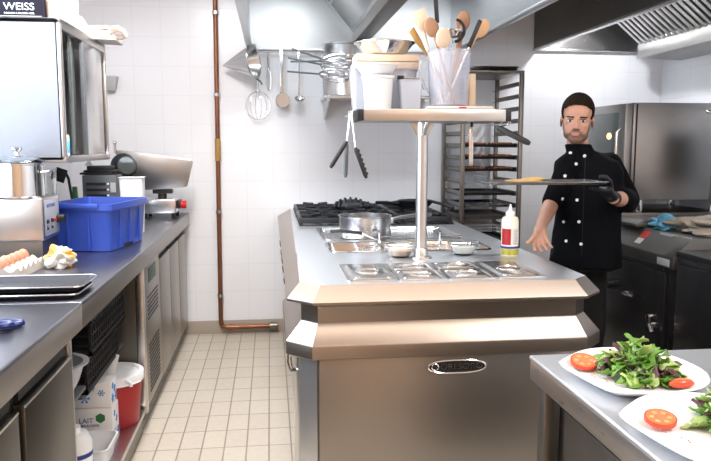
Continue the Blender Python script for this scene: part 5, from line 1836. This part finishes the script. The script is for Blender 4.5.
# arms
RS, RE, RW = V(1.488, 3.41, 1.312), V(1.418, 3.435, 1.130), V(1.300, 3.290, 1.010)
LS, LE, LW = V(1.745, 3.50, 1.310), V(1.815, 3.42, 1.135), V(1.610, 3.175, 1.165)
B += [cap(RS, RE, .052, .041), cap(RE, RE.lerp(RW, .35), .039, .038), cap(RE.lerp(RW, .35), RW, .038, .025)]
B += [cap(LS, LE, .052, .041), cap(LE, LE.lerp(LW, .35), .041, .043), cap(LE.lerp(LW, .35), LW, .043, .028)]


def hand(wrist, palm_end, across, fingers, thumb, k=1.0, g=0.0):
    """palm as a flattened block of capsules, fingers as chains of joints"""
    out = []
    wrist, palm_end, across = Vector(wrist), Vector(palm_end), Vector(across).normalized()
    for q in (-1.5, -.5, .5, 1.5):
        out.append(cap(wrist + across * q * .011, palm_end + across * q * .0185, .0155 * k, .0125 * k, n=12))
    for ch in fingers:
        rr = [.0100, .0092, .0084, .0076]
        for i in range(len(ch) - 1):
            out.append(cap(Vector(ch[i]), Vector(ch[i + 1]), rr[i] * k + g, rr[i + 1] * k + g, n=12))
    rr = [.0155, .0125, .0105, .009]
    for i in range(len(thumb) - 1):
        out.append(cap(Vector(thumb[i]), Vector(thumb[i + 1]), rr[i] * k + g, rr[i + 1] * k + g, n=12))
    return out


# right hand: palm open towards the camera, fingers down and forward
rp = V(1.277, 3.225, .968)
ac = V(1, .15, .10)
fr = []
for q, L_, dz in ((-1.5, .068, .0), (-.5, .078, 0), (.5, .073, 0), (1.5, .058, 0)):
    o_ = rp + ac.normalized() * q * .0195
    fan = V(q * .006, 0, 0)
    d1, d2, d3 = V(0, -.55, -.84), V(0, -.80, -.60), V(0, -.95, -.25)
    j1 = o_ + d1 * L_ * .46 + fan
    j2 = j1 + d2 * L_ * .32 + fan * .5
    j3 = j2 + d3 * L_ * .26
    fr.append([o_, j1, j2, j3])
B += hand(RW, rp, ac, fr, [RW + V(-.012, -.02, -.010), V(1.252, 3.225, .985), V(1.222, 3.200, .966), V(1.200, 3.185, .956)])
# left hand: grips the end of the tray, thumb on top
lp = V(1.535, 3.110, 1.210)
la = V(-.30, .75, .0).normalized()
fl = []
for q, L_ in ((-1.5, .060), (-.5, .072), (.5, .076), (1.5, .068)):
    o_ = lp + la * q * .019 * -1
    j1 = o_ + V(-.85, -.35, -.05).normalized() * L_ * .46
    j2 = j1 + V(-.9, -.30, .18).normalized() * L_ * .32
    j3 = j2 + V(-.85, -.30, .35).normalized() * L_ * .26
    fl.append([o_, j1, j2, j3])
tl = [LW + V(-.015, -.01, .012), V(1.555, 3.105, 1.245), V(1.525, 3.085, 1.268), V(1.495, 3.075, 1.270)]
B += hand(LW, lp, la, fl, tl, k=.72)
me = fuse(B, .0040, smooth=2)
inv = (Matrix.Translation(HC) @ Matrix.Rotation(HT, 4, 'Z') @ Matrix.Rotation(math.radians(3), 4, 'Y')).inverted()
pts_w = [v_.co.copy() for v_ in me.vertices]


def sst(a, b_, x):
    t_ = max(0.0, min(1.0, (x - a) / (b_ - a)))
    return t_ * t_ * (3 - 2 * t_)


bm_, lm_ = [], []
for p in pts_w:
    q = inv @ p
    ax_ = abs(q.x)
    beard = lipv = 0.0
    if -.16 < q.z < .03 and q.y < .03:
        top = -.056 - .020 * sst(.012, .035, ax_) + .064 * sst(.046, .066, ax_)
        beard = sst(top + .010, top - .008, q.z) * sst(.022, .0, q.y) * sst(-.145, -.125, q.z)
        lipv = sst(.024, .017, ax_) * sst(.0095, .0055, abs(q.z + .079)) * sst(-.074, -.080, q.y)
        beard *= 1 - lipv
    bm_.append(beard)
    lm_.append(lipv)
at1 = me.attributes.new('beard', 'FLOAT', 'POINT')
at2 = me.attributes.new('lip', 'FLOAT', 'POINT')
at1.data.foreach_set('value', bm_)
at2.data.foreach_set('value', lm_)
nt = M['skin'].node_tree
bs = nt.nodes['Principled BSDF']
src = bs.inputs['Base Color'].links[0].from_socket
for an, colr, f_ in (('beard', (0.11, 0.06, 0.042), .80), ('lip', (0.46, 0.17, 0.14), .6)):
    at_ = nt.nodes.new('ShaderNodeAttribute')
    at_.attribute_name = an
    ml = nt.nodes.new('ShaderNodeMath')
    ml.operation = 'MULTIPLY'
    ml.inputs[1].default_value = f_
    nt.links.new(at_.outputs['Fac'], ml.inputs[0])
    mx = nt.nodes.new('ShaderNodeMix')
    mx.data_type = 'RGBA'
    nt.links.new(ml.outputs[0], mx.inputs[0])
    nt.links.new(src, mx.inputs[6])
    mx.inputs[7].default_value = (*colr, 1)
    src = mx.outputs[2]
nt.links.new(src, bs.inputs['Base Color'])
body = link_mesh('body', me, ['skin'], man)

for s_ in (-1, 1):
    e = MB()
    e._join(hell((s_ * .030, -.0755, -.015), (.0150, .0125, .0072)))
    eo = e.build('eye', 'eyew', man)
    e = MB()
    e._join(hell((s_ * .030 + .000, -.0868, -.015), (.0056, .0028, .0056)))
    e.build('iris', 'iris', eo)
    e = MB()
    e._join(hcap((s_ * .043, -.081, -.0065), (s_ * .017, -.087, -.007), .0016, .0014))
    e._join(hcap((s_ * .047, -.079, .0045), (s_ * .016, -.0895, .0035), .0026, .0034))
    e.build('eyebrow', 'hair', man)

# hair: short cap
hb = [hell((0, .012, .038), (.080, .104, .091))]
hm = fuse(hb, .004, smooth=1)
b = bmesh.new()
b.from_mesh(hm)
dele = []
from mathutils import noise as NZ
for v_ in b.verts:
    q = inv @ v_.co
    lim = .064 + .004 * NZ.noise(v_.co * 60) - .55 * max(0, abs(q.x) - .028) if q.y < -.045 else (.056 - (q.y + .045) * 1.7 if q.y < -.012 else (.002 if q.y < .02 else -.045))
    if abs(q.x) > .055 and -.03 < q.y < -.004:
        lim = min(lim, -.004)
    if q.z < lim:
        dele.append(v_)
    else:
        v_.co += (v_.co - hd_(0, .018, .04)).normalized() * (.0015 * NZ.noise(v_.co * 160))
bmesh.ops.delete(b, geom=dele, context='VERTS')
b.to_mesh(hm)
b.free()
ho = link_mesh('hair', hm, ['hair'], man)
sm = ho.modifiers.new('thick', 'SOLIDIFY')
sm.thickness = .006

# jacket
J_ = [loft([(1.612, 3.45, .795, .184, .136, TH), (1.612, 3.45, .86, .178, .130, TH), (1.614, 3.45, 1.0, .166, .118, TH), (1.614, 3.45, 1.08, .164, .116, TH), (1.613, 3.45, 1.18, .172, .120, TH),
            (1.610, 3.45, 1.28, .174, .116, TH), (1.600, 3.45, 1.33, .160, .100, TH), (1.585, 3.45, 1.365, .105, .078, TH), (1.568, 3.44, 1.385, .072, .068, TH)]),
      loft([(1.560, 3.43, 1.36, .070, .066, HT), (1.537, 3.425, 1.420, .0650, .062, HT)]),
      cap(RS, RE, .060, .052), cap(LS, LE, .070, .062), cap(LE, LE.lerp(LW, .42), .062, .055), cap(RS, V(1.57, 3.45, 1.31), .058, .068), cap(LS, V(1.62, 3.46, 1.31), .066, .07)]
jm = fuse(J_, .0075, smooth=6)
# folds
for v_ in jm.vertices:
    c_ = v_.co
    f_ = NZ.noise(V(c_.x * 9 + c_.z * 5, c_.y * 9, c_.z * 7)) * .007 + NZ.noise(V(c_.x * 22, c_.y * 22, c_.z * 14 + c_.x * 10)) * .0025
    v_.co = c_ + V(c_.x - 1.60, c_.y - 3.45, 0).normalized() * f_
jacket = link_mesh('jacket', jm, ['coat'], man)
# collar stand, front overlap seam, buttons laid on the cloth
from mathutils.bvhtree import BVHTree
dg = bpy.context.evaluated_depsgraph_get()
dg.update()
bvh = BVHTree.FromPolygons([v_.co + PC for v_ in jm.vertices], [tuple(p.vertices) for p in jm.polygons])


def onto(x, z):
    d = (V(x, 3.25, z) - CAMLOC).normalized()
    h = bvh.ray_cast(CAMLOC, d)
    return h[0], h[1]


for x, z in ((1.424, 1.377), (1.495, 1.363), (1.454, 1.325), (1.401, 1.268), (1.392, 1.158), (1.466, 1.152), (1.403, 1.047), (1.480, 1.046), (1.419, .953), (1.495, .937)):
    h, n_ = onto(x, z)
    if h is None:
        continue
    MB().cyl(h - n_ * .002, h + n_ * .0035, .0085, .0075, n=14).build('button', 'button', jacket)
seam = []
for z in [1.36 - .03 * k for k in range(17)]:
    h, n_ = onto(1.500 - .0 * z, z)
    if h is not None:
        seam.append(h + n_ * .001)
if len(seam) > 3:
    MB().tube(seam, .0025, n=6).build('overlap_seam', 'trous', jacket)
# glove
gm = fuse(hand(LW.lerp(lp, .12), lp, la, fl, tl, k=1.02, g=.001) + [cap(LW.lerp(LE, .10), LW.lerp(lp, .3), .033, .028)], .0045, smooth=1)
link_mesh('glove', gm, ['glove'], man)
# trousers and shoes
T_ = [loft([(1.598, 3.455, .78, .168, .12, TH), (1.598, 3.455, .88, .160, .112, TH), (1.598, 3.455, .95, .15, .105, TH)])]
for h_, k_, a_ in legs:
    T_ += [cap(h_, k_, .090, .074), cap(k_, (a_[0], a_[1], .10), .073, .058)]
link_mesh('trousers', fuse(T_, .010, smooth=6), ['trous'], man)
for h_, k_, a_ in legs:
    s = [cap((a_[0], a_[1] + .03, .045), (a_[0] - .045, a_[1] - .14, .042), .044, .040), cap((a_[0], a_[1], .10), (a_[0], a_[1], .05), .045, .045), MB().box(a_[0] - .075, a_[0] + .03, a_[1] - .17, a_[1] + .06, .001, .02, bev=.006).bm]
    sm_ = fuse(s, .007, smooth=4)
    lo = min(v_.co.z for v_ in sm_.vertices)
    for v_ in sm_.vertices:
        v_.co.z = max(.001, v_.co.z)
    link_mesh('shoe', sm_, ['black'], man)

# the served tray and the flatbread on it
t = thing('serving_tray', 'dark rectangular steel tray held out by the cook over the island', 'tray', (1.20, 3.12, 1.235))
zt = 1.240
tl_ = MB().rings([rrect(.955, 1.490, 3.00, 3.24, zt, .02), rrect(.948, 1.497, 2.993, 3.247, zt + .010, .02), rrect(.944, 1.501, 2.989, 3.251, zt + .010, .02), rrect(.944, 1.501, 2.989, 3.251, zt + .0125, .02), rrect(.950, 1.495, 2.995, 3.245, zt + .0125, .02), rrect(.957, 1.488, 3.002, 3.238, zt + .0025, .02)])
tl_.build('pan', 'tray', t)
MB().box(.962, 1.483, 3.008, 3.232, zt + .003, zt + .0045).build('dark_base', 'midgrey', t)
MB().prism([(.949, zt + .011), (.940, zt + .035), (.945, zt + .037), (.958, zt + .011)], 'y', 3.02, 3.22, bev=.0005).build('raised_end', 'midgrey', t)
mb = MB()
mb.sph((1.13, 3.08, zt + .014), (.085, .06, .009)).sph((1.19, 3.10, zt + .022), (.055, .045, .009))
tag(mb.build('flatbread', 'bread'), 'golden flatbread on the left of the served tray', 'bread')
